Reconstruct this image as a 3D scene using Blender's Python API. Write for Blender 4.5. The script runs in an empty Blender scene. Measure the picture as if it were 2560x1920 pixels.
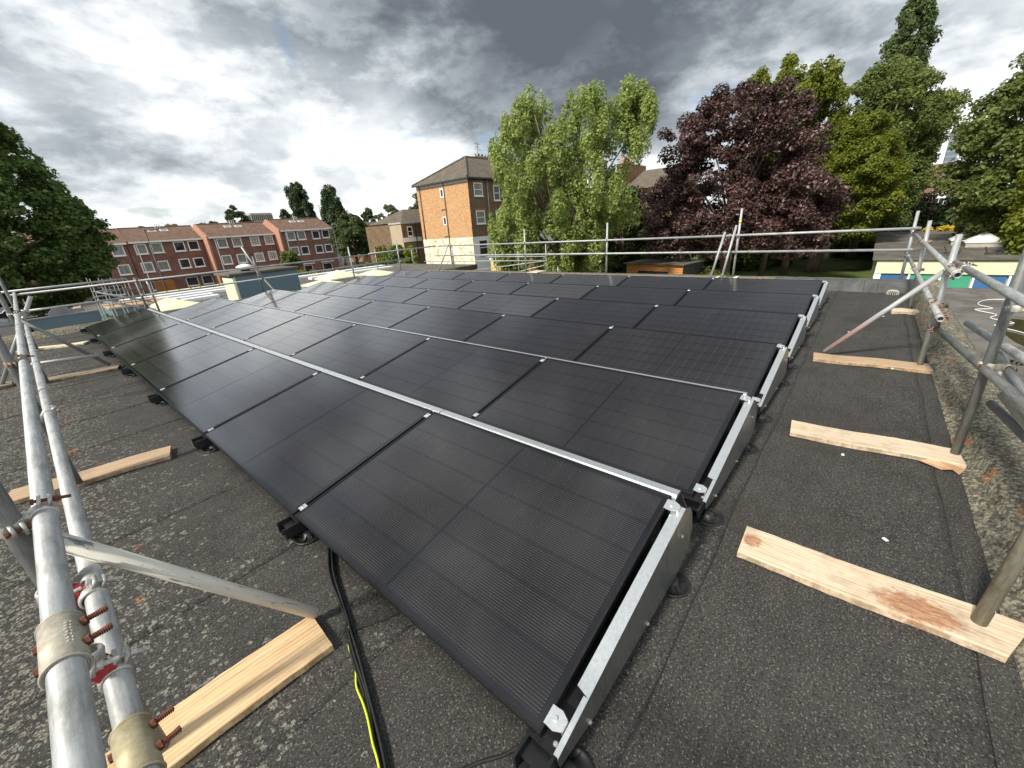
import bpy, math, random
import numpy as np
from mathutils import Vector, Matrix

S = bpy.context.scene
C = S.collection
R = math.radians
rng = random.Random(7)

# ------------------------------------------------------------------ camera
cam_d = bpy.data.cameras.new('camera')
cam = bpy.data.objects.new('camera', cam_d)
C.objects.link(cam)
S.camera = cam
CAM = Vector((-0.5931, -0.5119, 1.6412))
yaw, pitch, roll = 0.8491, -0.3755, -0.0714
fw = Vector((math.sin(yaw)*math.cos(pitch), math.cos(yaw)*math.cos(pitch), math.sin(pitch)))
rt = Vector((math.cos(yaw), -math.sin(yaw), 0))
up = rt.cross(fw)
r2 = rt*math.cos(roll) + up*math.sin(roll)
u2 = up*math.cos(roll) - rt*math.sin(roll)
cam.matrix_world = Matrix(((r2.x, u2.x, -fw.x, CAM.x), (r2.y, u2.y, -fw.y, CAM.y),
                           (r2.z, u2.z, -fw.z, CAM.z), (0, 0, 0, 1)))
cam_d.sensor_width = 36
cam_d.lens = 1007.713/2560*36
cam_d.clip_start = 0.05
cam_d.clip_end = 4000

# ------------------------------------------------------------------ world: sky with layered cloud
SUN_EL, SUN_AZ = 42, -80            # azimuth from +Y towards +X
W = bpy.data.worlds.new('World')
S.world = W
W.cycles.sampling_method = 'MANUAL'; W.cycles.sample_map_resolution = 512
W.use_nodes = True
wn, wl = W.node_tree.nodes, W.node_tree.links
wn.clear()
def N(nt, t, **kw):
    n = nt.nodes.new(t)
    for k, v in kw.items():
        setattr(n, k, v)
    return n
def wmath(op, a, b=None, c=None, clamp=False):
    n = N(W.node_tree, 'ShaderNodeMath', operation=op, use_clamp=clamp)
    for i, v in enumerate((a, b, c)):
        if v is None: continue
        if isinstance(v, (int, float)): n.inputs[i].default_value = v
        else: wl.new(v, n.inputs[i])
    return n.outputs[0]
tc = N(W.node_tree, 'ShaderNodeTexCoord')
sep = N(W.node_tree, 'ShaderNodeSeparateXYZ')
wl.new(tc.outputs['Generated'], sep.inputs[0])
zz_ = wmath('MAXIMUM', sep.outputs[2], 0.0)
den = wmath('ADD', zz_, 0.27)
comb = N(W.node_tree, 'ShaderNodeCombineXYZ')
wl.new(wmath('DIVIDE', sep.outputs[0], den), comb.inputs[0])
wl.new(wmath('DIVIDE', sep.outputs[1], den), comb.inputs[1])
def wnoise(scale, detail, rough, dist=0.0, off=(0, 0, 0)):
    mp = N(W.node_tree, 'ShaderNodeMapping')
    mp.inputs['Location'].default_value = off
    wl.new(comb.outputs[0], mp.inputs[0])
    n = N(W.node_tree, 'ShaderNodeTexNoise')
    n.inputs['Scale'].default_value = scale
    n.inputs['Detail'].default_value = detail
    n.inputs['Roughness'].default_value = rough
    n.inputs['Distortion'].default_value = dist
    wl.new(mp.outputs[0], n.inputs['Vector'])
    return n.outputs['Fac']
def wnoise3(scale, detail, rough, dist=0.0, off=(0, 0, 0)):
    mp = N(W.node_tree, 'ShaderNodeMapping')
    mp.inputs['Location'].default_value = off
    mp.inputs['Scale'].default_value = (1, 1, 2.1)
    wl.new(tc.outputs['Generated'], mp.inputs[0])
    n = N(W.node_tree, 'ShaderNodeTexNoise')
    n.inputs['Scale'].default_value = scale
    n.inputs['Detail'].default_value = detail
    n.inputs['Roughness'].default_value = rough
    n.inputs['Distortion'].default_value = dist
    wl.new(mp.outputs[0], n.inputs['Vector'])
    return n.outputs['Fac']
def lobe(d, k, amp):
    d = Vector(d).normalized()
    vm = N(W.node_tree, 'ShaderNodeVectorMath', operation='DOT_PRODUCT')
    wl.new(tc.outputs['Generated'], vm.inputs[0])
    vm.inputs[1].default_value = d
    e = wmath('MULTIPLY', wmath('SUBTRACT', vm.outputs['Value'], 1.0), k)
    return wmath('MULTIPLY', wmath('EXPONENT', e), amp)
n1 = wnoise3(3.1, 7, 0.58, 0.2, (3.1, 1.7, 0.4))
n2 = wnoise(0.62, 3, 0.5, 0.2, (8.3, 2.2, 0))
n3 = wnoise3(6.5, 6, 0.60, 0.1, (1.3, 6.2, 2.0))
val = wmath('ADD', 0.685, wmath('MULTIPLY', wmath('SUBTRACT', n1, 0.5), 1.12))
val = wmath('ADD', val, wmath('MULTIPLY', wmath('SUBTRACT', n2, 0.5), 0.75))
val = wmath('ADD', val, wmath('MULTIPLY', wmath('SUBTRACT', wmath('MULTIPLY_ADD', wmath('SUBTRACT', n3, 0.44), 7.0, 0.0, clamp=True), 0.5), 0.21))
for l in (lobe((0.60, 0.25, 0.90), 3.2, -0.34), lobe((0.85, 0.42, 0.36), 16, -0.52), lobe((0.62, 0.62, 0.42), 18, -0.30), lobe((0.98, 0.10, 0.42), 16, -0.16),
          lobe((0.575, 0.80, 0.16), 22, 0.12), lobe((0.41, 0.88, 0.24), 24, 0.06), lobe((0.93, 0.28, 0.20), 38, 0.30), lobe((0.97, -0.02, 0.12), 40, 0.16), lobe((0.22, 0.96, 0.13), 60, 0.16),
          lobe((0.05, 0.95, 0.45), 14, -0.14), lobe((0.17, 0.93, 0.31), 26, -0.10)):
    val = wmath('ADD', val, l)
# haze brightens the sky near the horizon
hz = wmath('MULTIPLY', wmath('EXPONENT', wmath('MULTIPLY', zz_, -9.0)), 0.26)
val = wmath('ADD', val, hz, clamp=True)
rampw = N(W.node_tree, 'ShaderNodeValToRGB')
cr = rampw.color_ramp
cr.interpolation = 'B_SPLINE'
pts = [(0.0, (.080, .092, .112)), (0.22, (.145, .163, .188)), (0.42, (.295, .325, .355)), (0.58, (.47, .505, .53)),
       (0.74, (.66, .68, .69)), (0.90, (.87, .87, .85)), (1.0, (.98, .97, .94))]
while len(cr.elements) < len(pts): cr.elements.new(0.5)
for e, (p, c) in zip(cr.elements, pts):
    e.position = p; e.color = (*c, 1)
wl.new(val, rampw.inputs[0])
sky = N(W.node_tree, 'ShaderNodeTexSky', sky_type='NISHITA', sun_disc=False)
sky.sun_elevation = R(SUN_EL); sky.sun_rotation = R(SUN_AZ % 360)
sky.air_density = 1.0; sky.dust_density = 1.5
bg_sky = N(W.node_tree, 'ShaderNodeBackground'); bg_sky.inputs[1].default_value = 0.10
wl.new(sky.outputs[0], bg_sky.inputs[0])
bg_cl = N(W.node_tree, 'ShaderNodeBackground'); bg_cl.inputs[1].default_value = 1.0
wl.new(rampw.outputs[0], bg_cl.inputs[0])
cov = wnoise(2.1, 3, 0.55, 0.5, (14.0, 3.0, 0))
covr = wmath('MULTIPLY_ADD', wmath('SUBTRACT', cov, 0.27), 8.0, 0.0, clamp=True)
covr = wmath('MAXIMUM', covr, 0.5)
mixw = N(W.node_tree, 'ShaderNodeMixShader')
wl.new(covr, mixw.inputs[0]); wl.new(bg_sky.outputs[0], mixw.inputs[1]); wl.new(bg_cl.outputs[0], mixw.inputs[2])
wo = N(W.node_tree, 'ShaderNodeOutputWorld')
wl.new(mixw.outputs[0], wo.inputs[0])

# ------------------------------------------------------------------ sun behind thin cloud
sd = bpy.data.lights.new('sun', 'SUN')
sd.energy = 3.7; sd.angle = R(7); sd.color = (1.0, 0.93, 0.82)
sun = bpy.data.objects.new('sun', sd)
C.objects.link(sun)
tos = Vector((math.sin(R(SUN_AZ))*math.cos(R(SUN_EL)), math.cos(R(SUN_AZ))*math.cos(R(SUN_EL)), math.sin(R(SUN_EL))))
sun.rotation_euler = tos.to_track_quat('Z', 'Y').to_euler()
S.view_settings.view_transform = 'Standard'
S.view_settings.look = 'None'
S.view_settings.exposure = 0.64
S.view_settings.gamma = 1.0
S.view_settings.use_curve_mapping = False
S.cycles.max_bounces = 5
S.cycles.diffuse_bounces = 2
S.cycles.glossy_bounces = 3
S.cycles.transmission_bounces = 3
S.cycles.transparent_max_bounces = 8

# ------------------------------------------------------------------ materials
class M:
    """small wrapper around a node tree"""
    def __init__(s, name, rough=.7, metal=0.0, spec=.5):
        s.m = bpy.data.materials.new(name); s.m.use_nodes = True
        s.t = s.m.node_tree; s.n = s.t.nodes; s.l = s.t.links
        s.b = s.n['Principled BSDF']
        s.b.inputs['Roughness'].default_value = rough
        s.b.inputs['Metallic'].default_value = metal
        s.b.inputs['Specular IOR Level'].default_value = spec
        s.tc = s.n.new('ShaderNodeTexCoord')
    def co(s, kind='Object', scale=(1, 1, 1), loc=(0, 0, 0), rot=(0, 0, 0)):
        mp = s.n.new('ShaderNodeMapping')
        mp.inputs['Scale'].default_value = scale; mp.inputs['Location'].default_value = loc; mp.inputs['Rotation'].default_value = rot
        s.l.new(s.tc.outputs[kind], mp.inputs[0]); return mp.outputs[0]
    def geo(s):
        g = s.n.new('ShaderNodeNewGeometry'); return g
    def noise(s, v, scale, detail=4, rough=.55, dist=0):
        n = s.n.new('ShaderNodeTexNoise'); s.l.new(v, n.inputs['Vector'])
        n.inputs['Scale'].default_value = scale; n.inputs['Detail'].default_value = detail
        n.inputs['Roughness'].default_value = rough; n.inputs['Distortion'].default_value = dist
        return n.outputs['Fac']
    def vor(s, v, scale, feat='F1', rnd=1.0):
        n = s.n.new('ShaderNodeTexVoronoi'); n.feature = feat; s.l.new(v, n.inputs['Vector'])
        n.inputs['Scale'].default_value = scale; n.inputs['Randomness'].default_value = rnd
        return n
    def ma(s, op, a, b=None, c=None, clamp=False):
        n = s.n.new('ShaderNodeMath'); n.operation = op; n.use_clamp = clamp
        for i, v in enumerate((a, b, c)):
            if v is None: continue
            if isinstance(v, (int, float)): n.inputs[i].default_value = v
            else: s.l.new(v, n.inputs[i])
        return n.outputs[0]
    def step(s, v, lo, hi):
        n = s.n.new('ShaderNodeMapRange'); n.interpolation_type = 'SMOOTHSTEP'
        s.l.new(v, n.inputs[0]); n.inputs[1].default_value = lo; n.inputs[2].default_value = hi
        return n.outputs[0]
    def ramp(s, f, pts):
        n = s.n.new('ShaderNodeValToRGB'); e = n.color_ramp.elements
        while len(e) < len(pts): e.new(.5)
        for q, (p, c) in zip(e, pts):
            q.position = p; q.color = (*c, 1)
        s.l.new(f, n.inputs[0]); return n.outputs[0]
    def mix(s, f, a, b, mode='MIX'):
        n = s.n.new('ShaderNodeMix'); n.data_type = 'RGBA'; n.blend_type = mode
        for sock, v in ((n.inputs['Factor'], f), (n.inputs[6], a), (n.inputs[7], b)):
            if isinstance(v, (int, float)): sock.default_value = v
            elif isinstance(v, tuple): sock.default_value = (*v, 1)
            else: s.l.new(v, sock)
        return n.outputs[2]
    def col(s, c):
        if isinstance(c, tuple): s.b.inputs['Base Color'].default_value = (*c, 1)
        else: s.l.new(c, s.b.inputs['Base Color'])
        return s
    def rough(s, v):
        s.l.new(v, s.b.inputs['Roughness']); return s
    def bump(s, h, strength=.3, dist=.01):
        n = s.n.new('ShaderNodeBump'); n.inputs['Strength'].default_value = strength; n.inputs['Distance'].default_value = dist
        s.l.new(h, n.inputs['Height']); s.l.new(n.outputs[0], s.b.inputs['Normal']); return s

MAT = {}
def simple(name, c1, c2, scale=6, rough=.6, metal=0, bump=0, detail=5, stretch=(1, 1, 1), spec=.5, bd=.01, kind='Object'):
    m = M(name, rough, metal, spec)
    f = m.noise(m.co(kind, stretch), scale, detail, .6)
    m.col(m.ramp(f, [(.3, c1), (.7, c2)]))
    if bump: m.bump(f, bump, bd)
    MAT[name] = m.m
    return m

def felt_material(name, lich, base1=(.030, .029, .028), base2=(.072, .069, .064)):
    """mineral felt: granules, weather streaks, pale ring shaped lichens"""
    m = M(name, .93, 0, .25)
    v = m.geo().outputs['Position']
    g1 = m.noise(v, 150, 2, .8)
    g2 = m.noise(v, 52, 3, .7)
    g3 = m.noise(v, 3.2, 5, .65, .6)
    sm = m.n.new('ShaderNodeMapping'); m.l.new(v, sm.inputs[0]); sm.inputs['Scale'].default_value = (1.0, 6.0, 1.0)
    g4 = m.noise(sm.outputs[0], 2.3, 5, .6, .4)
    f = m.ma('ADD', m.ma('MULTIPLY', g1, .62), m.ma('ADD', m.ma('MULTIPLY', g2, .30), m.ma('ADD', m.ma('MULTIPLY', g3, .22), m.ma('MULTIPLY', g4, .16))))
    c = m.ramp(f, [(.45, base1), (.62, ((base1[0]+base2[0])/2, (base1[1]+base2[1])/2, (base1[2]+base2[2])/2)), (.78, base2), (.92, (base2[0]*1.9, base2[1]*1.86, base2[2]*1.75))])
    spk = m.step(m.noise(v, 125, 1, .5), .615, .67)
    c = m.mix(m.ma('MULTIPLY', spk, .60), c, (.21, .20, .18))
    drk = m.step(m.noise(v, 96, 1, .5), .60, .66)
    c = m.mix(m.ma('MULTIPLY', drk, .65), c, (.010, .0098, .0095))
    # silt and damp stains
    stn = m.step(m.noise(v, .9, 6, .7, .8), .52, .66)
    c = m.mix(m.ma('MULTIPLY', stn, .35), c, (.028, .024, .020))
    # ring lichens
    wob = m.n.new('ShaderNodeVectorMath'); wob.operation = 'MULTIPLY_ADD'
    nz = m.n.new('ShaderNodeTexNoise'); m.l.new(v, nz.inputs['Vector']); nz.inputs['Scale'].default_value = 38; nz.inputs['Detail'].default_value = 2
    m.l.new(nz.outputs['Color'], wob.inputs[0]); wob.inputs[1].default_value = (.026, .026, 0); m.l.new(v, wob.inputs[2])
    sx = m.n.new('ShaderNodeSeparateXYZ'); m.l.new(v, sx.inputs[0])
    # denser towards the old kerb strip on the low side (x below -0.7), sparse by the far verge (y below 0)
    edge = m.step(sx.outputs[0], -.15, -1.15)
    patch = m.noise(v, 1.1, 3, .6)
    amt = m.ma('ADD', m.ma('MULTIPLY', edge, .52), m.ma('MULTIPLY', m.ma('SUBTRACT', patch, .5), .65))
    side = m.step(sx.outputs[1], -.3, .5)
    amt = m.ma('ADD', amt, m.ma('MULTIPLY', side, .13))
    amt = m.ma('ADD', amt, lich)
    h = None
    for sc, lo, hi in ((23, .20, .40), (52, .14, .48)):
        vo = m.vor(wob.outputs[0], sc)
        d = vo.outputs['Distance']
        ring = m.ma('MULTIPLY', m.step(d, lo-.08, lo+.05), m.ma('SUBTRACT', 1.0, m.step(d, hi-.06, hi+.05)))
        cc = m.n.new('ShaderNodeSeparateColor'); m.l.new(vo.outputs['Color'], cc.inputs[0])
        keep = m.step(m.ma('ADD', m.ma('SUBTRACT', cc.outputs[0], 1.0), amt), -.03, .05)
        brk = m.step(m.noise(v, 85, 3, .6), .40, .56)
        k = m.ma('MULTIPLY', m.ma('MULTIPLY', ring, keep), m.ma('MULTIPLY', brk, .55))
        h = k if h is None else m.ma('MAXIMUM', h, k)
    lc = m.mix(m.noise(v, 150, 2), (.24, .23, .17), (.46, .45, .39))
    c = m.mix(h, c, lc)
    # orange lichen, rare
    vo = m.vor(wob.outputs[0], 7.5)
    cc = m.n.new('ShaderNodeSeparateColor'); m.l.new(vo.outputs['Color'], cc.inputs[0])
    orr = m.ma('MULTIPLY', m.ma('SUBTRACT', 1.0, m.step(vo.outputs['Distance'], .22, .32)), m.step(m.ma('ADD', cc.outputs[1], m.ma('MULTIPLY', edge, .14)), .975, .99))
    orr = m.ma('MULTIPLY', orr, m.ma('MULTIPLY', edge, m.step(m.noise(v, 55, 3), .45, .58)))
    c = m.mix(orr, c, (.42, .13, .022))
    m.col(c)
    m.bump(m.ma('ADD', m.ma('ADD', m.ma('MULTIPLY', g1, .5), m.ma('MULTIPLY', g2, .8)), m.ma('MULTIPLY', h, .5)), .45, .006)
    MAT[name] = m.m
felt_material('felt', -.10, (.0094, .0092, .0088), (.070, .068, .063))

def parapet_material():
    m = M('parapet', .95, 0, .2)
    v = m.geo().outputs['Position']
    g1 = m.noise(v, 70, 3, .75); g2 = m.noise(v, 22, 4, .7)
    vo = m.vor(v, 46)
    f = m.ma('ADD', m.ma('MULTIPLY', g1, .55), m.ma('MULTIPLY', g2, .45))
    c = m.ramp(f, [(.36, (.030, .028, .024)), (.46, (.14, .130, .098)), (.56, (.30, .285, .215)), (.70, (.46, .44, .36))])
    c = m.mix(m.ma('MULTIPLY', m.step(vo.outputs['Distance'], .45, .62), .55), c, (.03, .027, .022))
    o = m.ma('MULTIPLY', m.step(m.noise(v, 3.6, 3, .6), .60, .66), m.step(m.noise(v, 42, 3, .6), .47, .56))
    c = m.mix(o, c, (.40, .125, .03))
    m.col(c); m.bump(m.ma('ADD', g1, g2), .45, .012)
    MAT['parapet'] = m.m
parapet_material()

def flat_felt(name, a, b, sc=1.2):
    m = M(name, .92, 0, .25)
    v = m.geo().outputs['Position']
    f = m.ma('ADD', m.ma('MULTIPLY', m.noise(v, sc, 6, .65, .5), .7), m.ma('MULTIPLY', m.noise(v, 60, 2), .3))
    m.col(m.ramp(f, [(.36, a), (.66, b)]))
    MAT[name] = m.m
flat_felt('lower_felt', (.06, .056, .052), (.20, .19, .172))
flat_felt('far_felt', (.06, .056, .048), (.19, .175, .15), .7)
flat_felt('lead_grey', (.05, .052, .052), (.12, .125, .125), 3)

def galv(name, c1=(.25, .265, .27), c2=(.47, .49, .49), grime=(.16, .15, .125), g=.3, metal=.55, rough=.5):
    m = M(name, rough, metal, .5)
    v = m.co('Object', (1, 1, .12))
    f = m.noise(v, 70, 5, .7)
    c = m.ramp(f, [(.3, c1), (.7, c2)])
    gr = m.step(m.noise(m.co('Object', (1, 1, .5), (3, 1, 2)), 11, 5, .7), .48, .70)
    c = m.mix(m.ma('MULTIPLY', gr, g), c, grime)
    vo = m.noise(m.co('Object'), 260, 2)
    c = m.mix(m.ma('MULTIPLY', m.step(vo, .60, .70), .25), c, (.6, .6, .57))
    m.col(c); m.bump(f, .12, .002)
    m.rough(m.ma('MULTIPLY_ADD', f, .25, rough-.12))
    MAT[name] = m.m
galv('tube_galv', metal=.4, rough=.55); galv('tube_bright', (.27, .285, .29), (.53, .55, .55), (.17, .165, .145), .6, .35, .58)
galv('tube_dark', (.125, .13, .128), (.24, .25, .245), (.07, .065, .055), .5, .4, .6)
galv('tube_mossy', (.17, .165, .12), (.36, .35, .29), (.13, .115, .045), .75, .25, .7)
def pink_tube():
    m = M('tube_pink', .6, .3, .4)
    f = m.noise(m.co('Object', (1, 1, .12)), 70, 5, .7)
    c = m.ramp(f, [(.3, (.25, .265, .27)), (.7, (.45, .47, .47))])
    sx = m.n.new('ShaderNodeSeparateXYZ'); m.l.new(m.co('Object'), sx.inputs[0])
    zn = m.ma('ADD', sx.outputs[2], m.ma('MULTIPLY', m.noise(m.co('Object'), 14, 4), .2))
    k = m.ma('MULTIPLY', m.step(zn, .14, .22), m.ma('SUBTRACT', 1.0, m.step(zn, .50, .66)))
    m.col(m.mix(m.ma('MULTIPLY', k, .6), c, (.50, .25, .27))); MAT['tube_pink'] = m.m
pink_tube()
galv('sleeve', (.30, .275, .215), (.50, .475, .40), (.22, .18, .12), .5, .3, .62)
galv('sleeve_gold', (.31, .265, .15), (.47, .42, .29), (.25, .23, .18), .55, .35, .6)
galv('clamp_steel', (.30, .30, .28), (.62, .61, .57), (.14, .07, .04), .35, .5, .5)
galv('clamp_rusty', (.17, .085, .05), (.45, .40, .34), (.10, .028, .018), .7, .3, .75)
galv('zinc', (.66, .70, .71), (.80, .83, .83), (.55, .58, .58), .2, .75, .36)
galv('zinc_plate', (.34, .37, .37), (.44, .47, .47), (.28, .30, .30), .25, .92, .30)
def painted_tube():
    m = M('tube_white', .6, .1, .4)
    f = m.noise(m.co('Object', (1, 1, .16)), 42, 6, .72)
    c = m.ramp(f, [(.30, (.10, .115, .125)), (.385, (.26, .27, .27)), (.41, (.64, .62, .55)), (.8, (.76, .74, .66))])
    m.col(c); m.bump(f, .3, .003); MAT['tube_white'] = m.m
painted_tube()
wm = M('puddle', .08, 0, .5); wm.col((.045, .038, .022)); MAT['puddle'] = wm.m
simple('rust', (.085, .028, .016), (.19, .068, .038), 90, .85, .2, .4, bd=.002)
simple('red_paint', (.25, .012, .02), (.36, .03, .035), 60, .6)
simple('yellow_paint', (.60, .47, .02), (.74, .60, .06), 20, .5)
simple('black_plastic', (.010, .010, .011), (.022, .022, .023), 25, .45)
simple('black_frame', (.012, .012, .013), (.024, .024, .025), 40, .38, .3)
simple('cable_black', (.010, .010, .010), (.02, .02, .02), 30, .4)
simple('earth_yellow', (.50, .62, .02), (.66, .76, .05), 40, .45)
simple('paper_brown', (.34, .20, .11), (.52, .34, .21), 9, .8)
simple('white_plastic', (.68, .69, .68), (.78, .79, .78), 8, .4)

def wood(name, c1, c2, c3, rust=None, seed=0, worn=.3):
    m = M(name, .78, 0, .3)
    v = m.co('Object', (1, 14, 14), (seed, seed*.7, 0))
    wv = m.n.new('ShaderNodeTexWave'); wv.wave_type = 'BANDS'; wv.bands_direction = 'Y'
    m.l.new(m.co('Object', (.35, 1, 1), (seed, seed*.3, seed*.2)), wv.inputs['Vector'])
    wv.inputs['Scale'].default_value = 16; wv.inputs['Distortion'].default_value = 4; wv.inputs['Detail'].default_value = 4; wv.inputs['Detail Scale'].default_value = 1.4
    f = m.ma('ADD', m.ma('MULTIPLY', m.noise(v, 3.2, 6, .65, .3), .82), m.ma('MULTIPLY', wv.outputs['Fac'], .18))
    c = m.ramp(f, [(.25, c1), (.5, c2), (.75, c3)])
    cr_ = m.step(m.noise(m.co('Object', (1, 40, 40), (seed*2, 0, 0)), 2.5, 5, .7), .63, .70)
    c = m.mix(m.ma('MULTIPLY', cr_, .55), c, (c1[0]*.35, c1[1]*.33, c1[2]*.3))
    wg = m.step(m.noise(m.co('Object', (1, 1, 1), (seed, 3, 0)), 5, 5, .7), .5, .72)
    c = m.mix(m.ma('MULTIPLY', wg, worn), c, (.23, .19, .14))
    # cut sides are dirtier than the face
    sz = m.n.new('ShaderNodeSeparateXYZ'); m.l.new(m.co('Object'), sz.inputs[0])
    if rust:
        for (rx, ry, rr, ax) in rust:
            sp = m.n.new('ShaderNodeCombineXYZ')
            m.l.new(m.ma('MULTIPLY', m.ma('SUBTRACT', sz.outputs[0], rx), ax), sp.inputs[0])
            m.l.new(m.ma('SUBTRACT', sz.outputs[1], ry), sp.inputs[1])
            ln = m.n.new('ShaderNodeVectorMath'); ln.operation = 'LENGTH'; m.l.new(sp.outputs[0], ln.inputs[0])
            dd = m.ma('ADD', ln.outputs['Value'], m.ma('MULTIPLY', m.ma('SUBTRACT', m.noise(m.co('Object'), 30, 5, .7), .5), rr*1.3))
            msk = m.ma('SUBTRACT', 1.0, m.step(dd, rr*.55, rr*1.05))
            rc = m.ramp(m.noise(m.co('Object', (1, 3, 1)), 26, 5, .7), [(.38, (.15, .035, .012)), (.5, (.32, .115, .035)), (.68, (.46, .27, .13))])
            c = m.mix(m.ma('MULTIPLY', msk, .75), c, rc)
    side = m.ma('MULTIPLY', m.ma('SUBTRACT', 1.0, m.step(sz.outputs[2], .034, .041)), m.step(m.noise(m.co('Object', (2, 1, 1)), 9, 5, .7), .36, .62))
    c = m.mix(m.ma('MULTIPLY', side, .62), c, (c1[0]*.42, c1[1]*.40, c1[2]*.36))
    m.col(c); m.bump(f, .25, .003)
    MAT[name] = m.m
wood('wood_fresh', (.40, .25, .12), (.62, .44, .25), (.72, .55, .34), None, 1.0, .22)
wood('wood_pale', (.42, .31, .20), (.62, .50, .36), (.72, .61, .47), [(.655, .075, .10, .62), (.04, .12, .055, 1.0)], 2.3, .45)
wood('wood_pale2', (.42, .32, .21), (.60, .49, .36), (.70, .60, .46), None, 5.1, .5)
wood('wood_brown', (.26, .17, .10), (.42, .30, .19), (.53, .41, .29), None, 3.7, .3)
wood('wood_dark', (.13, .10, .075), (.24, .19, .14), (.34, .27, .20), None, 4.4, .5)
wood('wood_cream', (.55, .47, .31), (.70, .62, .44), (.76, .69, .52), None, 6.0, .1)

def cell_material(name, lines):
    """silicon behind glass: busbar wires where they are near enough to see, pale ribbon ends at the cell gaps"""
    m = M(name, .13, 0, .30)
    m.b.inputs['Coat Weight'].default_value = 1.0; m.b.inputs['Coat IOR'].default_value = 1.52; m.b.inputs['Coat Roughness'].default_value = .12
    base = m.ramp(m.noise(m.co('Object'), 3.0, 2), [(.3, (.0056, .0046, .0050)), (.7, (.0088, .0072, .0074))])
    sx = m.n.new('ShaderNodeSeparateXYZ'); m.l.new(m.co('Object'), sx.inputs[0])
    ends = m.step(m.ma('ABSOLUTE', sx.outputs[1]), CELL_H/2-.0028, CELL_H/2-.0014)
    if lines:
        fr = m.ma('FRACT', m.ma('DIVIDE', sx.outputs[0], CELL_W/15))
        ln = m.ma('SUBTRACT', 1.0, m.step(m.ma('ABSOLUTE', m.ma('SUBTRACT', fr, .5)), .035, .085))
        base = m.mix(ln, base, m.mix(ends, (.076, .068, .066), (.20, .185, .18)))
    else:
        base = m.mix(m.ma('MULTIPLY', ends, .5), m.mix(.10, base, (.095, .09, .092)), (.075, .07, .072))
    ps = m.geo().outputs['Position']
    dn = m.noise(ps, 1.6, 5, .65, .4)
    m.l.new(m.ma('MULTIPLY_ADD', dn, .16, .045), m.b.inputs['Coat Roughness'])
    base = m.mix(m.ma('MULTIPLY', m.step(dn, .52, .75), .045), base, (.22, .20, .18))
    m.col(base)
    MAT[name] = m.m
PL, PW, GAP, NJ, NROW, PITCH, TILT, H0 = 1.798, 1.134, .020, 7, 6, 1.4867, .2008, .13
CELL_W, CELL_H = .1700, .0935
cell_material('cell', True)
cell_material('cell_plain', False)
lm = M('laminate', .13, 0, .30); lm.b.inputs['Coat Weight'].default_value = 1.0; lm.b.inputs['Coat IOR'].default_value = 1.52; lm.b.inputs['Coat Roughness'].default_value = .12; lm.col((.0045, .004, .006)); MAT['laminate'] = lm.m

def brick_material(name, c1, c2, mortar, patch, pc=(.5, .5), bw=.225, bh=.075, mo=.012):
    m = M(name, .9, 0, .2)
    sx = m.n.new('ShaderNodeSeparateXYZ'); g = m.geo(); m.l.new(g.outputs['Position'], sx.inputs[0])
    cb = m.n.new('ShaderNodeCombineXYZ')
    m.l.new(m.ma('ADD', sx.outputs[0], sx.outputs[1]), cb.inputs[0]); m.l.new(sx.outputs[2], cb.inputs[1])
    b = m.n.new('ShaderNodeTexBrick'); m.l.new(cb.outputs[0], b.inputs['Vector'])
    b.inputs['Scale'].default_value = 1; b.inputs['Brick Width'].default_value = bw; b.inputs['Row Height'].default_value = bh
    b.inputs['Mortar Size'].default_value = mo; b.inputs['Color1'].default_value = (*c1, 1); b.inputs['Color2'].default_value = (*c2, 1); b.inputs['Mortar'].default_value = (*mortar, 1)
    n = m.noise(g.outputs['Position'], .8, 6, .7)
    n2 = m.noise(g.outputs['Position'], 4.5, 4, .75)
    c = m.mix(m.ma('MULTIPLY', m.step(n, pc[0]-.1, pc[0]+.15), .6), b.outputs['Color'], patch)
    c = m.mix(m.ma('MULTIPLY', m.step(n2, .5, .62), .55), c, (patch[0]*.55, patch[1]*.5, patch[2]*.5))
    m.col(c); MAT[name] = m.m
brick_material('brick_red', (.185, .078, .058), (.275, .122, .092), (.24, .18, .15), (.155, .065, .052))
brick_material('brick_red_sunlit', (.40, .19, .12), (.50, .26, .18), (.40, .27, .21), (.42, .21, .14))  # paler red brick: sunlight on the gable sides put into the colour
brick_material('brick_orange_sunlit', (.40, .185, .07), (.58, .34, .155), (.55, .41, .26), (.50, .25, .10), (.56, .5))  # orange brick, partly its own tone, partly sunlight put into the colour
brick_material('brick_stock', (.155, .105, .058), (.25, .17, .085), (.17, .13, .09), (.13, .09, .06))
brick_material('brick_garden', (.30, .15, .07), (.38, .22, .10), (.25, .18, .12), (.28, .15, .08))

def tile_material(name, c1, c2, dark, w=.3, h=.32):
    m = M(name, .9, 0, .2)
    sx = m.n.new('ShaderNodeSeparateXYZ'); g = m.geo(); m.l.new(g.outputs['Position'], sx.inputs[0])
    cb = m.n.new('ShaderNodeCombineXYZ')
    m.l.new(m.ma('ADD', sx.outputs[0], sx.outputs[1]), cb.inputs[0]); m.l.new(m.ma('MULTIPLY', sx.outputs[2], 2.2), cb.inputs[1])
    b = m.n.new('ShaderNodeTexBrick'); m.l.new(cb.outputs[0], b.inputs['Vector'])
    b.inputs['Scale'].default_value = 1; b.inputs['Brick Width'].default_value = w; b.inputs['Row Height'].default_value = h
    b.inputs['Mortar Size'].default_value = .035; b.inputs['Color1'].default_value = (*c1, 1); b.inputs['Color2'].default_value = (*c2, 1); b.inputs['Mortar'].default_value = (*dark, 1)
    n = m.noise(g.outputs['Position'], 1.3, 5, .7)
    m.col(m.mix(m.ma('MULTIPLY', m.step(n, .45, .65), .5), b.outputs['Color'], dark)); MAT[name] = m.m
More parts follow.
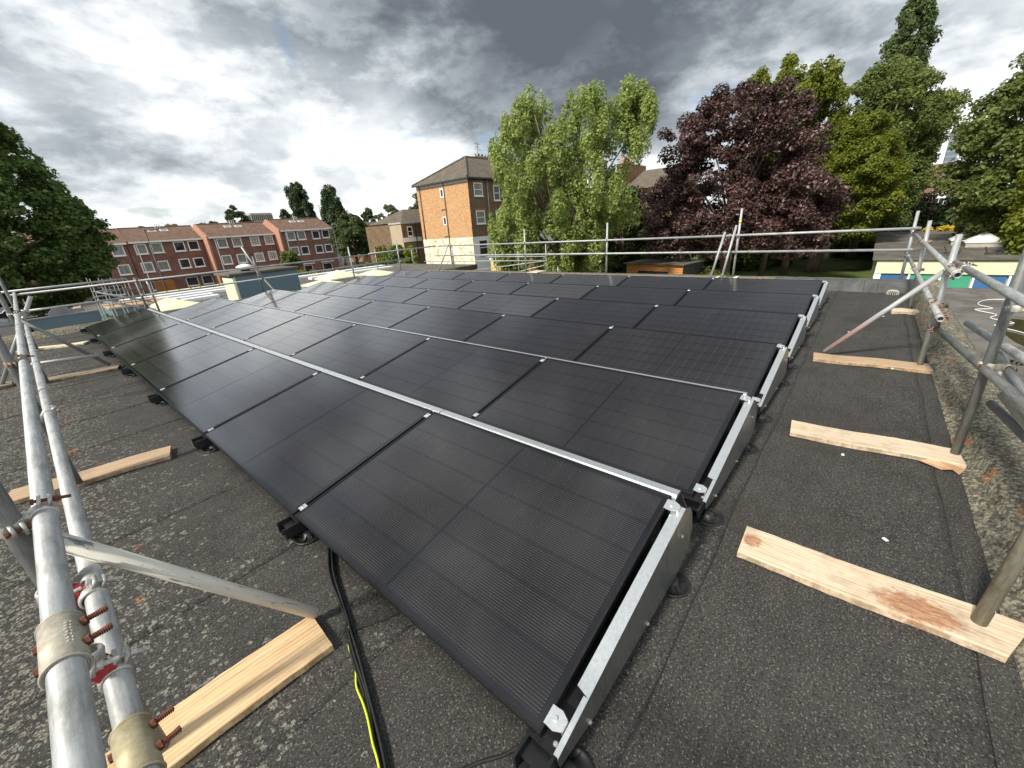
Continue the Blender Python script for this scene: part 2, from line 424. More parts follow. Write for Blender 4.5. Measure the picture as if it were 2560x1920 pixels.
tile_material('tile_brown', (.17, .108, .080), (.25, .165, .125), (.09, .058, .045))
tile_material('tile_grey', (.125, .108, .085), (.185, .160, .125), (.075, .065, .052), .35, .36)

def peeling(name, paint, under, amt):
    m = M(name, .85, 0, .3)
    g = m.geo(); n = m.noise(g.outputs['Position'], 1.8, 8, .72, .5)
    c = m.mix(m.step(n, amt, amt+.05), paint, under)
    n2 = m.noise(g.outputs['Position'], .6, 5)
    m.col(m.mix(m.ma('MULTIPLY', m.step(n2, .45, .7), .3), c, (paint[0]*.8, paint[1]*.78, paint[2]*.72))); MAT[name] = m.m
peeling('paint_peeling', (.78, .72, .56), (.50, .36, .17), .52)
peeling('paint_white', (.72, .745, .77), (.50, .51, .51), .70)
peeling('render_beige', (.42, .34, .24), (.30, .24, .17), .58)
peeling('hut_blue', (.125, .185, .225), (.10, .15, .185), .62)
peeling('pale_green', (.56, .62, .44), (.52, .57, .41), .7)
peeling('skylight_yellow', (.66, .64, .46), (.58, .56, .41), .62)
peeling('white_sheet', (.78, .80, .82), (.70, .72, .74), .66)
peeling('concrete', (.40, .385, .345), (.32, .30, .27), .55)
simple('white_paint', (.72, .72, .70), (.80, .80, .78), 1.5, .55)
simple('door_green', (.035, .25, .155), (.05, .30, .19), .8, .5)
simple('door_blue', (.035, .105, .25), (.06, .15, .32), .5, .3)
simple('orange_board', (.36, .12, .02), (.44, .17, .04), 2, .7)
simple('yellow_box', (.62, .44, .13), (.70, .54, .2), 2, .6)
simple('dark_metal', (.02, .022, .026), (.05, .054, .06), 2, .5)
simple('grey_metal', (.16, .17, .18), (.26, .27, .28), 2, .5)
simple('clay_pot', (.45, .28, .17), (.58, .40, .27), 4, .8)
simple('cedar', (.42, .17, .05), (.58, .27, .09), 3.0, .7, stretch=(.4, .4, 7))
simple('asphalt', (.035, .036, .038), (.06, .06, .062), .9, .9)
simple('paving', (.30, .26, .20), (.42, .37, .30), 1.2, .9)
simple('soil', (.05, .036, .024), (.10, .07, .045), 2.5, .95)
simple('bin_green', (.02, .16, .13), (.04, .22, .17), 3, .5)
simple('car_black', (.01, .011, .013), (.016, .017, .02), 1, .2)
simple('car_silver', (.35, .36, .38), (.42, .43, .45), 1, .25, .6)
simple('tyre', (.01, .01, .01), (.02, .02, .02), 5, .8)
gm = M('pane', .06, 0, .5); gm.col(gm.ramp(gm.noise(gm.co('Object'), .7, 3), [(.35, (.012, .014, .016)), (.65, (.05, .055, .06))])); MAT['pane'] = gm.m
gm = M('pane_curtain', .12, 0, .5)
cv = gm.noise(gm.co('Object', (9, 9, .4)), 1.5, 3); gm.col(gm.ramp(cv, [(.3, (.13, .14, .13)), (.7, (.30, .31, .28))])); MAT['pane_curtain'] = gm.m

def leaf_material(name, cols, trans=.35, rough=.55, spec=.3):
    m = M(name, rough, 0, spec)
    at = m.n.new('ShaderNodeAttribute'); at.attribute_name = 'rnd'
    c = m.ramp(at.outputs['Fac'], cols)
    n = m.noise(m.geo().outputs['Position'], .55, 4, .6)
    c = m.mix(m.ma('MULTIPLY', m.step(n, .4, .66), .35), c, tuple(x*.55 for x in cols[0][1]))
    m.col(c)
    tr = m.n.new('ShaderNodeBsdfTranslucent'); m.l.new(c, tr.inputs[0])
    mx = m.n.new('ShaderNodeMixShader'); mx.inputs[0].default_value = trans
    out = m.n['Material Output']
    m.l.new(m.b.outputs[0], mx.inputs[1]); m.l.new(tr.outputs[0], mx.inputs[2]); m.l.new(mx.outputs[0], out.inputs[0])
    MAT[name] = m.m
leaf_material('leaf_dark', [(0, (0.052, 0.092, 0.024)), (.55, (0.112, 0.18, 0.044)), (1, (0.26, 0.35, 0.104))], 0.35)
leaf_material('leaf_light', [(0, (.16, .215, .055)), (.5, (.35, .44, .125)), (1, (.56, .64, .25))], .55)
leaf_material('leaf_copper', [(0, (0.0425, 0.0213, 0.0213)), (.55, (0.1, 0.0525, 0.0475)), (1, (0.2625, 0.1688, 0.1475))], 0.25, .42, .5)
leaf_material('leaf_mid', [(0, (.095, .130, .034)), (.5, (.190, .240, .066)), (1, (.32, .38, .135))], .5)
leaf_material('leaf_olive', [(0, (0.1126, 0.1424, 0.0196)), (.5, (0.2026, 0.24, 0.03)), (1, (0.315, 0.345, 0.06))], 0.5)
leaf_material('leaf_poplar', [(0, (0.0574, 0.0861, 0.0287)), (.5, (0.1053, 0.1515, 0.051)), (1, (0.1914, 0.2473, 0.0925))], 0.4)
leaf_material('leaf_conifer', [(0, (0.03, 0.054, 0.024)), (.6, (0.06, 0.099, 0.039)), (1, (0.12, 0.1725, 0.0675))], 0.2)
leaf_material('leaf_yellow', [(0, (.55, .38, .01)), (.5, (.70, .52, .02)), (1, (.80, .64, .06))], .3)
leaf_material('leaf_lime', [(0, (.14, .20, .02)), (.5, (.24, .30, .03)), (1, (.36, .38, .06))], .4)
leaf_material('leaf_brown', [(0, (.14, .10, .06)), (.5, (.24, .18, .11)), (1, (.36, .29, .19))], .3)
simple('bark', (.10, .075, .055), (.22, .17, .125), 3.5, .9, 0, .5, stretch=(1, 1, .25))
gl = M('lawn', .95, 0, .2)
gv = gl.geo().outputs['Position']
gl.col(gl.ramp(gl.ma('ADD', gl.ma('MULTIPLY', gl.noise(gv, .22, 5, .65), .6), gl.ma('MULTIPLY', gl.noise(gv, 7, 3), .4)), [(.36, (.045, .060, .017)), (.52, (.08, .115, .028)), (.70, (.14, .165, .05))])); MAT['lawn'] = gl.m

# ------------------------------------------------------------------ mesh builder
class MB:
    def __init__(s): s.v = []; s.f = []
    def add(s, vs, fs):
        o = len(s.v); s.v += [tuple(v) for v in vs]; s.f += [tuple(i+o for i in f) for f in fs]; return s
    def box(s, x0, x1, y0, y1, z0, z1):
        return s.add([(x0, y0, z0), (x1, y0, z0), (x1, y1, z0), (x0, y1, z0), (x0, y0, z1), (x1, y0, z1), (x1, y1, z1), (x0, y1, z1)],
                     [(0, 3, 2, 1), (4, 5, 6, 7), (0, 1, 5, 4), (1, 2, 6, 5), (2, 3, 7, 6), (3, 0, 4, 7)])
    def bbox(s, x0, x1, y0, y1, z0, z1, b):
        """box with chamfered edges"""
        vs = []; 
        for (x, sx) in ((x0, 1), (x1, -1)):
            for (y, sy) in ((y0, 1), (y1, -1)):
                for (z, sz) in ((z0, 1), (z1, -1)):
                    vs += [(x+sx*b, y+sy*b, z), (x+sx*b, y, z+sz*b), (x, y+sy*b, z+sz*b)]
        def id(i, j, k, c): return ((i*2+j)*2+k)*3+c
        fs = []
        for k in (0, 1):
            q = [id(0, 0, k, 0), id(1, 0, k, 0), id(1, 1, k, 0), id(0, 1, k, 0)]; fs.append(tuple(q if k else q[::-1]))
        for j in (0, 1):
            q = [id(0, j, 0, 1), id(1, j, 0, 1), id(1, j, 1, 1), id(0, j, 1, 1)]; fs.append(tuple(q if not j else q[::-1]))
        for i in (0, 1):
            q = [id(i, 0, 0, 2), id(i, 1, 0, 2), id(i, 1, 1, 2), id(i, 0, 1, 2)]; fs.append(tuple(q[::-1] if not i else q))
        for j in (0, 1):
            for k in (0, 1): fs.append((id(0, j, k, 0), id(1, j, k, 0), id(1, j, k, 1), id(0, j, k, 1)))
        for i in (0, 1):
            for k in (0, 1): fs.append((id(i, 0, k, 0), id(i, 1, k, 0), id(i, 1, k, 2), id(i, 0, k, 2)))
        for i in (0, 1):
            for j in (0, 1): fs.append((id(i, j, 0, 1), id(i, j, 1, 1), id(i, j, 1, 2), id(i, j, 0, 2)))
        for i in (0, 1):
            for j in (0, 1):
                for k in (0, 1): fs.append((id(i, j, k, 0), id(i, j, k, 1), id(i, j, k, 2)))
        return s.add(vs, fs)
    def prism(s, pts, d0, d1, ax):
        """polygon pts (a,b) extruded along axis ax from d0 to d1"""
        def mk(a, b, d): return {0: (d, a, b), 1: (a, d, b), 2: (a, b, d)}[ax]
        n = len(pts); vs = [mk(a, b, d0) for a, b in pts]+[mk(a, b, d1) for a, b in pts]
        fs = [tuple(range(n))[::-1], tuple(range(n, 2*n))]+[(i, (i+1) % n, n+(i+1) % n, n+i) for i in range(n)]
        return s.add(vs, fs)
    def tube(s, path, rad, seg=10, cap=True):
        """round tube through the points; rad is one radius or one for each point"""
        path = [Vector(p) for p in path]; n = len(path)
        rad = rad if isinstance(rad, (list, tuple)) else [rad]*n
        vs = []; fs = []; px = None
        for i, p in enumerate(path):
            d = (path[min(i+1, n-1)]-path[max(i-1, 0)]).normalized()
            if px is None:
                px = d.orthogonal().normalized()
            px = (px-d*px.dot(d)).normalized(); py = d.cross(px)
            for k in range(seg):
                a = 2*math.pi*k/seg; vs.append(p+(px*math.cos(a)+py*math.sin(a))*rad[i])
        for i in range(n-1):
            for k in range(seg):
                a, b = i*seg+k, i*seg+(k+1) % seg; fs.append((a, b, b+seg, a+seg))
        if cap: fs += [tuple(range(seg))[::-1], tuple(range((n-1)*seg, n*seg))]
        return s.add(vs, fs)
    def pipe(s, L, ro=.0242, ri=.0205, seg=24):
        """hollow pipe from z=0 to z=L with open ends"""
        vs = []; fs = []
        for (r, z) in ((ro, 0), (ro, L), (ri, L), (ri, 0)):
            vs += [(r*math.cos(2*math.pi*k/seg), r*math.sin(2*math.pi*k/seg), z) for k in range(seg)]
        for i in range(4):
            for k in range(seg):
                fs.append((i*seg+k, i*seg+(k+1) % seg, ((i+1) % 4)*seg+(k+1) % seg, ((i+1) % 4)*seg+k))
        return s.add(vs, fs)
    def lathe(s, prof, seg=20, c=(0, 0, 0)):
        vs = []; fs = []; n = len(prof)
        for r, z in prof: vs += [(c[0]+r*math.cos(2*math.pi*k/seg), c[1]+r*math.sin(2*math.pi*k/seg), c[2]+z) for k in range(seg)]
        for i in range(n-1):
            for k in range(seg): fs.append((i*seg+k, i*seg+(k+1) % seg, (i+1)*seg+(k+1) % seg, (i+1)*seg+k))
        fs += [tuple(range(seg))[::-1], tuple(range((n-1)*seg, n*seg))]
        return s.add(vs, fs)
    def xf(s, m):
        s.v = [tuple(m @ Vector(v)) for v in s.v]; return s
    def mesh(s, name, mat, smooth=False):
        me = bpy.data.meshes.new(name); me.from_pydata(s.v, [], s.f); me.update()
        if mat: me.materials.append(MAT[mat])
        if smooth:
            me.polygons.foreach_set('use_smooth', [len(p.vertices) == 4 for p in me.polygons])
        return me
    def build(s, name, mat, parent=None, smooth=False, loc=None):
        o = bpy.data.objects.new(name, s.mesh(name, mat, smooth)); C.objects.link(o)
        if parent: o.parent = parent
        if loc: o.location = loc
        return o
def obj(name, me, parent=None, loc=(0, 0, 0), rz=0):
    o = bpy.data.objects.new(name, me); C.objects.link(o); o.parent = parent; o.location = loc
    if rz: o.rotation_euler.z = rz
    return o
def empty(name, loc=(0, 0, 0), rz=0):
    o = bpy.data.objects.new(name, None); C.objects.link(o); o.location = loc; o.rotation_euler.z = rz; o.empty_display_size = .2
    return o
USED = set()
def tag(o, label, cat, group=None):
    o['label'] = label; o['category'] = cat
    if group: o['group'] = group
    return o
def struct(o): o['kind'] = 'structure'; return o
def stuff(o): o['kind'] = 'stuff'; return o
ORD = ['first', 'second', 'third', 'fourth', 'fifth', 'sixth', 'seventh', 'eighth', 'ninth', 'tenth', 'eleventh', 'twelfth']
def pol(az, r): return (CAM.x+r*math.sin(R(az)), CAM.y+r*math.cos(R(az)))

# ================================================================== SETTING
GZ = -4.6
struct(MB().add([(-900, -900, GZ), (900, -900, GZ), (900, 900, GZ), (-900, 900, GZ)], [(0, 1, 2, 3)]).build('ground', 'asphalt'))
struct(MB().box(12, 70, -14, 34, GZ-.2, GZ+.02).build('lawn', 'lawn'))
struct(MB().box(30, 36, -1.0, 12, GZ-.1, GZ+.06).build('garden_path', 'paving'))
struct(MB().box(22, 46, 10, 26, GZ-.1, GZ+.04).build('flower_bed', 'soil'))
struct(MB().box(-60, 120, 66, 74, GZ-.1, GZ+.05).build('street', 'asphalt'))
struct(MB().box(-60, 120, 74, 76.6, GZ-.1, GZ+.15).build('pavement', 'paving'))

# --- the flat roof of the building we stand on
roof = struct(MB().box(-1.62, 10.15, -1.60, 13.62, -.30, -.012).build('roof_deck', 'lead_grey'))
edges = [-1.40, -1.11, -.20, .75, 1.706, 2.69, 3.66, 4.62, 5.58, 6.54, 7.50, 8.46, 9.42, 10.38, 11.34, 12.30, 13.36]
for i in range(len(edges)-1):
    y0, y1 = edges[i], edges[i+1]
    nx = 70; vs = []; fs = []; xs = [-1.60+11.55*k/nx for k in range(nx+1)]
    for k, x in enumerate(xs):
        w = .006*math.sin(x*2.3+i*1.7)+.004*math.sin(x*7.1+i)
        w2 = .006*math.sin(x*2.3+(i+1)*1.7)+.004*math.sin(x*7.1+i+1)
        zb = .0008*math.sin(x*3+i*2)
        vs += [(x, y0+w, -.012), (x, y0+w, .0034+zb), (x, y0+w+.05, .0032+zb), (x, y1+w2+.03, -.0015+zb)]
    for k in range(nx):
        a = k*4
        for q in range(3): fs.append((a+q, a+4+q, a+5+q, a+1+q))
    o = MB().add(vs, fs).build('felt_sheet', 'felt', roof, True)
    # hot bitumen bled out along the lap
    if 0 < i < 3:
        vs = []; fs = []
        for k, x in enumerate(xs):
            w = .006*math.sin(x*2.3+i*1.7)+.004*math.sin(x*7.1+i)
            b = .0022+.0022*math.sin(x*11+i*3)*math.sin(x*4.3)
            vs += [(x, y0+w-.001-b, .0012), (x, y0+w+.001, .0044)]
        fs = [(2*k, 2*k+2, 2*k+3, 2*k+1) for k in range(nx)]
        MB().add(vs, fs).build('bitumen_seam', 'black_plastic', roof)
def kerb(name, prof, axis, d0, d1, n, mat):
    """kerb profile (across, z) swept along an axis with a slightly uneven surface"""
    rg = random.Random(len(name)); vs = []; fs = []; m = len(prof)
    for k in range(n+1):
        d = d0+(d1-d0)*k/n
        for (a, z) in prof:
            e = rg.uniform(-.006, .006); vs.append((d, a+e, z+e) if axis == 0 else (a+e, d, z+e))
    for k in range(n):
        for q in range(m-1):
            f = (k*m+q, k*m+m+q, k*m+m+q+1, k*m+q+1); fs.append(f if axis else f[::-1])
    return struct(MB().add(vs, fs).build(name, mat, None, True))
kerb('roof_kerb_right', [(-1.22, .004), (-1.28, .05), (-1.31, .12), (-1.40, .150), (-1.50, .155), (-1.56, .13), (-1.58, -.3)], 0, -1.6, 10.2, 90, 'parapet')
kerb('roof_kerb_back', [(9.62, .003), (9.72, .06), (9.78, .17), (9.92, .195), (10.15, .19), (10.20, .13), (10.20, -.3)], 1, -1.6, 13.7, 90, 'parapet')
kerb('roof_kerb_far', [(13.15, .003), (13.22, .05), (13.26, .10), (13.42, .115), (13.60, .11), (13.66, .05), (13.68, -.4)], 0, -1.6, 10.2, 70, 'parapet')
kerb('roof_kerb_low_side', [(-1.38, .003), (-1.43, .08), (-1.48, .14), (-1.66, .14), (-1.68, -.3)], 1, -1.6, 13.7, 70, 'parapet')
bw = empty('building_wall', (0, 0, GZ)); tag(bw, 'brick outer wall of the building under the flat roof with solar panels', 'building')
MB().box(-1.6, 10.1, -1.55, 13.6, 0, -GZ-.31).build('wall', 'brick_stock', bw)

# lead upstand pieces on the inner face of the back kerb at the right
up_ = empty('upstand_flashing', (9.59, -1.2, 0)); tag(up_, 'grey felt upstand flashing in sheets at the back right corner of the roof', 'flashing')
for k, (a, b) in enumerate(((-.14, .42), (.425, .62), (.625, 1.22), (1.225, 2.1))):
    MB().add([(-.005, a, .006), (-.005, b, .006), (.155+.006*(k % 2), b, .195), (.155+.006*(k % 2), a, .195), (.33, a, .212), (.33, b, .212)],
             [(0, 3, 2, 1), (3, 4, 5, 2)]).build('flashing_sheet', 'lead_grey', up_)
dr = empty('roof_drain', (9.50, -1.0, 0)); tag(dr, 'grey ribbed leaf guard over the roof drain at the back right corner', 'drain')
for k in range(18):
    a = 2*math.pi*k/18
    MB().tube([(.085*math.cos(a), .085*math.sin(a), 0), (.075*math.cos(a), .075*math.sin(a), .06), (.05*math.cos(a), .05*math.sin(a), .075)], .006, 5).build('rib', 'concrete', dr)
MB().lathe([(.055, .068), (.052, .08), (0.01, .082)], 16).build('cap', 'concrete', dr)

# ================================================================== SOLAR ARRAY
def frame_mesh():
    b = MB(); w = .011; h = .032
    b.box(0, w, 0, PL, -h, 0); b.box(PW-w, PW, 0, PL, -h, 0)
    b.box(w, PW-w, 0, w, -h, 0); b.box(w, PW-w, PL-w, PL, -h, 0)
    return b.mesh('frame', 'black_frame')
FR = frame_mesh()
LAM = MB().box(.011, PW-.011, .011, PL-.011, -.008, -.0032).mesh('laminate', 'laminate')
cxs = [.034+CELL_W/2+k*(CELL_W+.0092) for k in range(6)]
cys = [.034+CELL_H/2+k*(CELL_H+.0017) for k in range(9)]
cys += [PL-y for y in reversed(cys)]
CELL = MB().box(-CELL_W/2, CELL_W/2, -CELL_H/2, CELL_H/2, -.0008, 0).mesh('cell', 'cell')
CELL2 = MB().box(-CELL_W/2, CELL_W/2, -CELL_H/2, CELL_H/2, -.0008, 0).mesh('cell', 'cell_plain')
gb = MB()
for x in cxs:
    for y in cys: gb.box(x-CELL_W/2, x+CELL_W/2, y-CELL_H/2, y+CELL_H/2, -.0028, -.002)
GRID = gb.mesh('cell_grid', 'cell_plain')
mc = MB().bbox(-.022, .022, -.020, .020, -.004, .004, .0015); mc.lathe([(.007, .004), (.007, .009), (.004, .010)], 6)
MID = mc.mesh('clamp', 'zinc')
ec = MB()
ec.prism([(-.030, -.006), (.030, -.006), (.032, -.03), (.020, -.055), (-.020, -.055), (-.032, -.03)][::-1], .001, .0045, 2)
ec.prism([(-.030, .006), (.030, .006), (.030, -.008), (-.030, -.008)][::-1], .0045, .006, 2)
ec.box(-.018, .018, -.058, -.052, -.032, .003); ec.box(-.020, .020, -.066, -.058, -.034, -.030)
ec.lathe([(.009, .005), (.009, .008), (.0065, .008), (.0065, .013), (.004, .013)], 8, (0, -.022, 0))
ENDC = ec.mesh('clamp', 'zinc')
MIDB = MB().lathe([(.0045, .0105), (.0045, .0115), (.001, .0115)], 6).mesh('bolt', 'black_plastic')
SINGLE = {(r, j) for r in range(6) for j in (0, 1)} | {(r, 2) for r in range(3)}
for r in range(NROW):
    for j in range(NJ):
        p = empty('solar_panel', (r*PITCH, j*(PL+GAP), H0)); p.rotation_euler.y = -TILT
        tag(p, 'black framed solar panel, %s from the right end of the %s row from the front' % (ORD[j], ORD[r]), 'solar panel', 'solar panels on the flat roof')
        obj('frame', FR, p); obj('laminate', LAM, p)
        if (r, j) in SINGLE:
            for x in cxs:
                for y in cys: obj('cell', CELL if (r, j) in ((0, 0), (0, 1), (1, 0)) else CELL2, p, (x, y, -.002))
        else:
            stuff(obj('cell_grid', GRID, p))
        for x in (.062, PW-.062):
            if j: 
                c = obj('clamp', MID, p, (x, -GAP/2, .0005)); obj('bolt', MIDB, c)
            else: obj('clamp', ENDC, p, (x, 0, 0))

# rear wind deflectors, one behind each panel
xh, zh = PW*math.cos(TILT), H0+PW*math.sin(TILT)
DEF = MB()
prof = [(xh+.016, zh-.064), (xh+.058, zh-.034), (xh+.060, zh-.030), (xh+.108, zh-.032), (xh+.110, zh-.036), (xh+.29, .075), (xh+.30, .072), (xh+.114, zh-.040), (xh+.060, zh-.038), (xh+.020, zh-.068)]
DEF.prism(prof, .004, PL+GAP-.004, 1)
DEFM = DEF.mesh('deflector', 'zinc')
SLOT = MB()
for k in range(2):
    a = .085+k*.115
    SLOT.add([(xh+.024, a, zh-.0583), (xh+.052, a+.01, zh-.0383), (xh+.052, a+.085, zh-.0383), (xh+.024, a+.075, zh-.0583)], [(0, 1, 2, 3)])
SLOTM = SLOT.mesh('slot', 'black_plastic')
SCR = MB().lathe([(.009, 0), (.009, .002), (.006, .002), (.006, .007), (.004, .008)], 8).mesh('screw', 'clamp_steel')
for r in range(NROW):
    for j in range(NJ):
        d = empty('wind_deflector', (r*PITCH, j*(PL+GAP)-.012, 0))
        tag(d, 'galvanised wind deflector behind the %s panel from the right in the %s row' % (ORD[j], ORD[r]), 'deflector', 'wind deflectors behind the panel rows')
        obj('profile', DEFM, d)
        if r < 3 and j:
            obj('slot', SLOTM, d, (0, 0, .0012)); obj('screw', SCR, d, (xh+.085, .12, zh-.031))

# side plates closing the right end of each row
sp = [(-.010, .075), (-.016, .118), (.020, .124), (1.085, zh-.022), (1.150, zh-.058), (1.172, zh-.10), (1.172, .165), (1.10, .085), (.94, .050), (.20, .045)]
PLATE = MB(); PLATE.prism(sp, -.1035, -.1015, 1)
topz = lambda x: min(.118+(x+.016)*(zh-.022-.118)/1.101, zh-.022)
PLATE.v = [(x, y-.10*max(0, topz(x)-z), z) for x, y, z in PLATE.v]
PLM = PLATE.mesh('plate', 'zinc_plate')
fl = MB()
ct, st = math.cos(TILT), math.sin(TILT)
def slope(x): return .118+(x+.016)*(zh-.022-.118)/(1.085+.016)
fl.add([(.17, -.1035, slope(.17)), (1.08, -.1035, slope(1.08)), (1.08, -.1035, slope(1.08)+.002), (.17, -.1035, slope(.17)+.002),
        (.185, -.052, slope(.185)), (1.085, -.052, slope(1.085)), (1.085, -.052, slope(1.085)+.002), (.185, -.052, slope(.185)+.002)],
       [(0, 1, 2, 3), (4, 7, 6, 5), (3, 2, 6, 7), (0, 4, 5, 1), (0, 3, 7, 4), (1, 5, 6, 2)])
fl.add([(-.012, -.1035, slope(-.012)), (.17, -.1035, slope(.17)), (.17, -.085, slope(.17)), (-.012, -.085, slope(-.012)),
        (-.012, -.1035, slope(-.012)+.002), (.17, -.1035, slope(.17)+.002), (.17, -.085, slope(.17)+.002), (-.012, -.085, slope(-.012)+.002)],
       [(0, 3, 2, 1), (4, 5, 6, 7), (0, 1, 5, 4), (1, 2, 6, 5), (2, 3, 7, 6), (3, 0, 4, 7)])
FLM = fl.mesh('flange', 'zinc')
for r in range(NROW):
    s_ = empty('side_plate', (r*PITCH, .024, 0))
    tag(s_, 'wedge shaped galvanised end plate closing the right end of the %s row' % ORD[r], 'end plate', 'end plates at the right ends of the rows')
    obj('plate', PLM, s_); obj('flange', FLM, s_)
    for x, dy in ((.012, -.078), (1.06, -.072)):
        obj('screw', SCR, s_, (x, dy, slope(x)+.002))
    for x, z in ((.16, .062), (.62, .060), (1.02, .22)):
        o = obj('screw', SCR, s_, (x, -.1045-.10*(topz(x)-z), z)); o.rotation_euler.x = R(76)

# black plastic base rails with round feet
def rail_parts(t, low_only=False):
    b = MB()                                                # hollow ribbed rail end below the low edge
    b.box(-.085, .46, -.055, -.045, .028, .100); b.box(-.085, .46, .045, .055, .028, .100)
    b.box(-.085, .46, -.045, .045, .028, .036); b.box(-.06, .46, -.045, .045, .066, .074); b.box(-.085, .46, -.004, .004, .036, .066)
    b.box(-.01, .46, -.060, .060, .096, .104)
    b.build('rail_end', 'black_plastic', t)
    h = MB(); h.box(.46, 1.16, -.040, .040, .05, .062); h.box(.46, 1.16, -.045, -.037, .035, .10); h.box(.46, 1.16, .037, .045, .035, .10)
    h.box(1.06, 1.12, -.035, .035, .10, zh-.045); h.build('beam', 'black_plastic', t)
    for x, y in ((.02, -.085), (.93, -.085)):
        f = MB(); f.lathe([(.082, .002), (.082, .012), (.074, .013), (.070, .007), (.030, .007), (.026, .030), (.006, .030)], 26, (x, y, 0))
        for k in range(8):
            a = math.pi*k/4; c, s = math.cos(a), math.sin(a)
            f.add([(x+.026*c-.003*s, y+.026*s+.003*c, .007), (x+.026*c+.003*s, y+.026*s-.003*c, .007), (x+.076*c, y+.076*s, .010), (x+.026*c, y+.026*s, .022)], [(0, 1, 2), (0, 2, 3), (1, 3, 2)])
        f.build('foot', 'black_plastic', t, True)
base = None
for r, j in [(0, k) for k in range(8)]+[(k, 0) for k in range(1, 6)]:
    t = empty('mounting_rail', (r*PITCH, j*(PL+GAP)-GAP/2, 0))
    if r == 0: lb = 'black plastic mounting rail end under the front low edge, %s from the right' % ORD[j]
    else: lb = 'black plastic mounting foot under the right end of the %s row' % ORD[r]
    tag(t, lb, 'mount', 'black mounting rails under the panels')
    if base is None:
        rail_parts(t); base = t
    else:
        for ch in base.children:
            c = ch.copy(); C.objects.link(c); c.parent = t

# cables
def cable(name, pts, rad, mat, label, seg=8):
    # smooth the path with a Catmull-Rom curve
    P = [Vector(p) for p in pts]; out = []
    for i in range(len(P)-1):
        a, b, c, d = P[max(i-1, 0)], P[i], P[i+1], P[min(i+2, len(P)-1)]
        for k in range(6):
            t = k/6
            out.append(.5*((2*b)+(c-a)*t+(2*a-5*b+4*c-d)*t*t+(3*b-a-3*c+d)*t**3))
    out.append(P[-1])
    return tag(MB().tube(out, rad, seg).build(name, mat, None, True), label, 'cable')
path = [(.22, 1.80), (.10, 1.62), (.030, 1.48), (-.050, 1.295), (-.125, 1.02), (-.160, .92), (-.200, .80), (-.245, .66), (-.290, .54), (-.335, .42), (-.40, .25), (-.47, .10)]
for k, (dx, dy, dz) in enumerate(((0, 0, .008), (.015, .003, .008), (-.013, -.002, .008), (.006, 0, .019), (-.006, .002, .018))):
    wob = [(x+dx+.003*math.sin(i*2+k*3), y+dy+.01*math.sin(i+k), dz) for i, (x, y) in enumerate(path)]
    cable('cable', wob, .0055, 'cable_black', '%s black cable of the bundle running out from under the front panel' % ('leftmost', 'rightmost', 'middle', 'top right', 'top left')[k] if k > 1 else ('inner black cable in the bundle beside the yellow earth wire' if k else 'lowest middle black cable in the bundle under the front panels'))
cable('cable', [(-.150, .955, .019), (-.170, .91, .012), (-.196, .875, .007), (-.226, .771, .006), (-.262, .70, .007), (-.280, .62, .02), (-.300, .55, .027), (-.330, .47, .028), (-.352, .40, .027), (-.41, .26, .02), (-.48, .10, .01)], .0038, 'earth_yellow', 'bright yellow green earth wire twisting along the black cables')
cable('cable', [(.06, .02, .06), (.035, .045, .05), (.013, .055, .030), (-.039, .079, .014), (-.089, .112, .009), (-.133, .149, .007), (-.20, .19, .007), (-.30, .24, .007)], .006, 'cable_black', 'single black cable curving from the front corner foot of the array')
cable('cable', [(.12, .80, .012), (.04, .833, .006), (-.06, .880, .006), (-.145, .930, .010)], .003, 'cable_black', 'thin black cable lying from the panel edge to the bundle')

# ================================================================== SCAFFOLD BOARDS
def board(label, x0, y0, ang, L, mat, w=.225, h=.038, seed=0, skew=0.0):
    rg = random.Random(seed); n = 24; vs = []; fs = []
    for k in range(n+1):
        x = L*k/n; c = .004
        e0, e1 = rg.uniform(-.0022, .0022), rg.uniform(-.0022, .0022)
        sx = skew*(k/n)
        lz = .004+.004*math.sin(k*.35+seed)
        ring = [(c, 0), (w-c, 0), (w, c), (w, h-c), (w-c, h), (c, h), (0, h-c), (0, c)]
        for (y, z) in ring:
            yy = y+(e1 if y > w/2 else e0)
            vs.append((x+sx*(yy/w-.5), yy, z+lz))
    for k in range(n):
        for q in range(8): fs.append((k*8+q, k*8+8+q, k*8+8+(q+1) % 8, k*8+(q+1) % 8))
    fs += [tuple(range(8)), tuple(range(n*8, n*8+8))[::-1]]
    o = MB().add(vs, [f[::-1] for f in fs]).build('scaffold_board', mat); o.location = (x0, y0, 0); o.rotation_euler.z = ang
    return tag(o, label, 'board', 'timber sole boards under the scaffold')
# right side: boards run along -Y from their inner ends
bA = board('pale timber board with rust stains under the nearest right post', 1.273, -.294, R(-89.0), .945, 'wood_pale', seed=1, skew=.10)
board('pale timber board with torn red and brown paper, second on the right', 2.772, -.318, R(-85.0), .93, 'wood_pale2', seed=2)
board('timber sole board under the raking tube and third right post', 4.766, -.270, R(-85.5), .955, 'wood_brown', .24, seed=3)
board('small far timber board under the fourth right post', 7.70, -.96, R(-86), .30, 'wood_pale2', .225, .05, seed=4)
board('fresh yellow timber board in the left foreground under white painted brace', -.242, 1.140-.225, R(176.5), .95, 'wood_fresh', seed=5).scale = (1, -1, 1)
board('brown timber board behind the two near left rails', -.262, 3.640, R(167.0), .95, 'wood_brown', seed=6).scale = (1, -1, 1)
board('dark weathered timber board under the raking tubes on the left', -.078, 7.78, R(164.5), .80, 'wood_dark', seed=7).scale = (1, -1, 1)
board('cream coloured timber board farthest down the left edge', -.188, 10.96, R(151.0), 1.02, 'wood_cream', .20, seed=8).scale = (1, -1, 1)
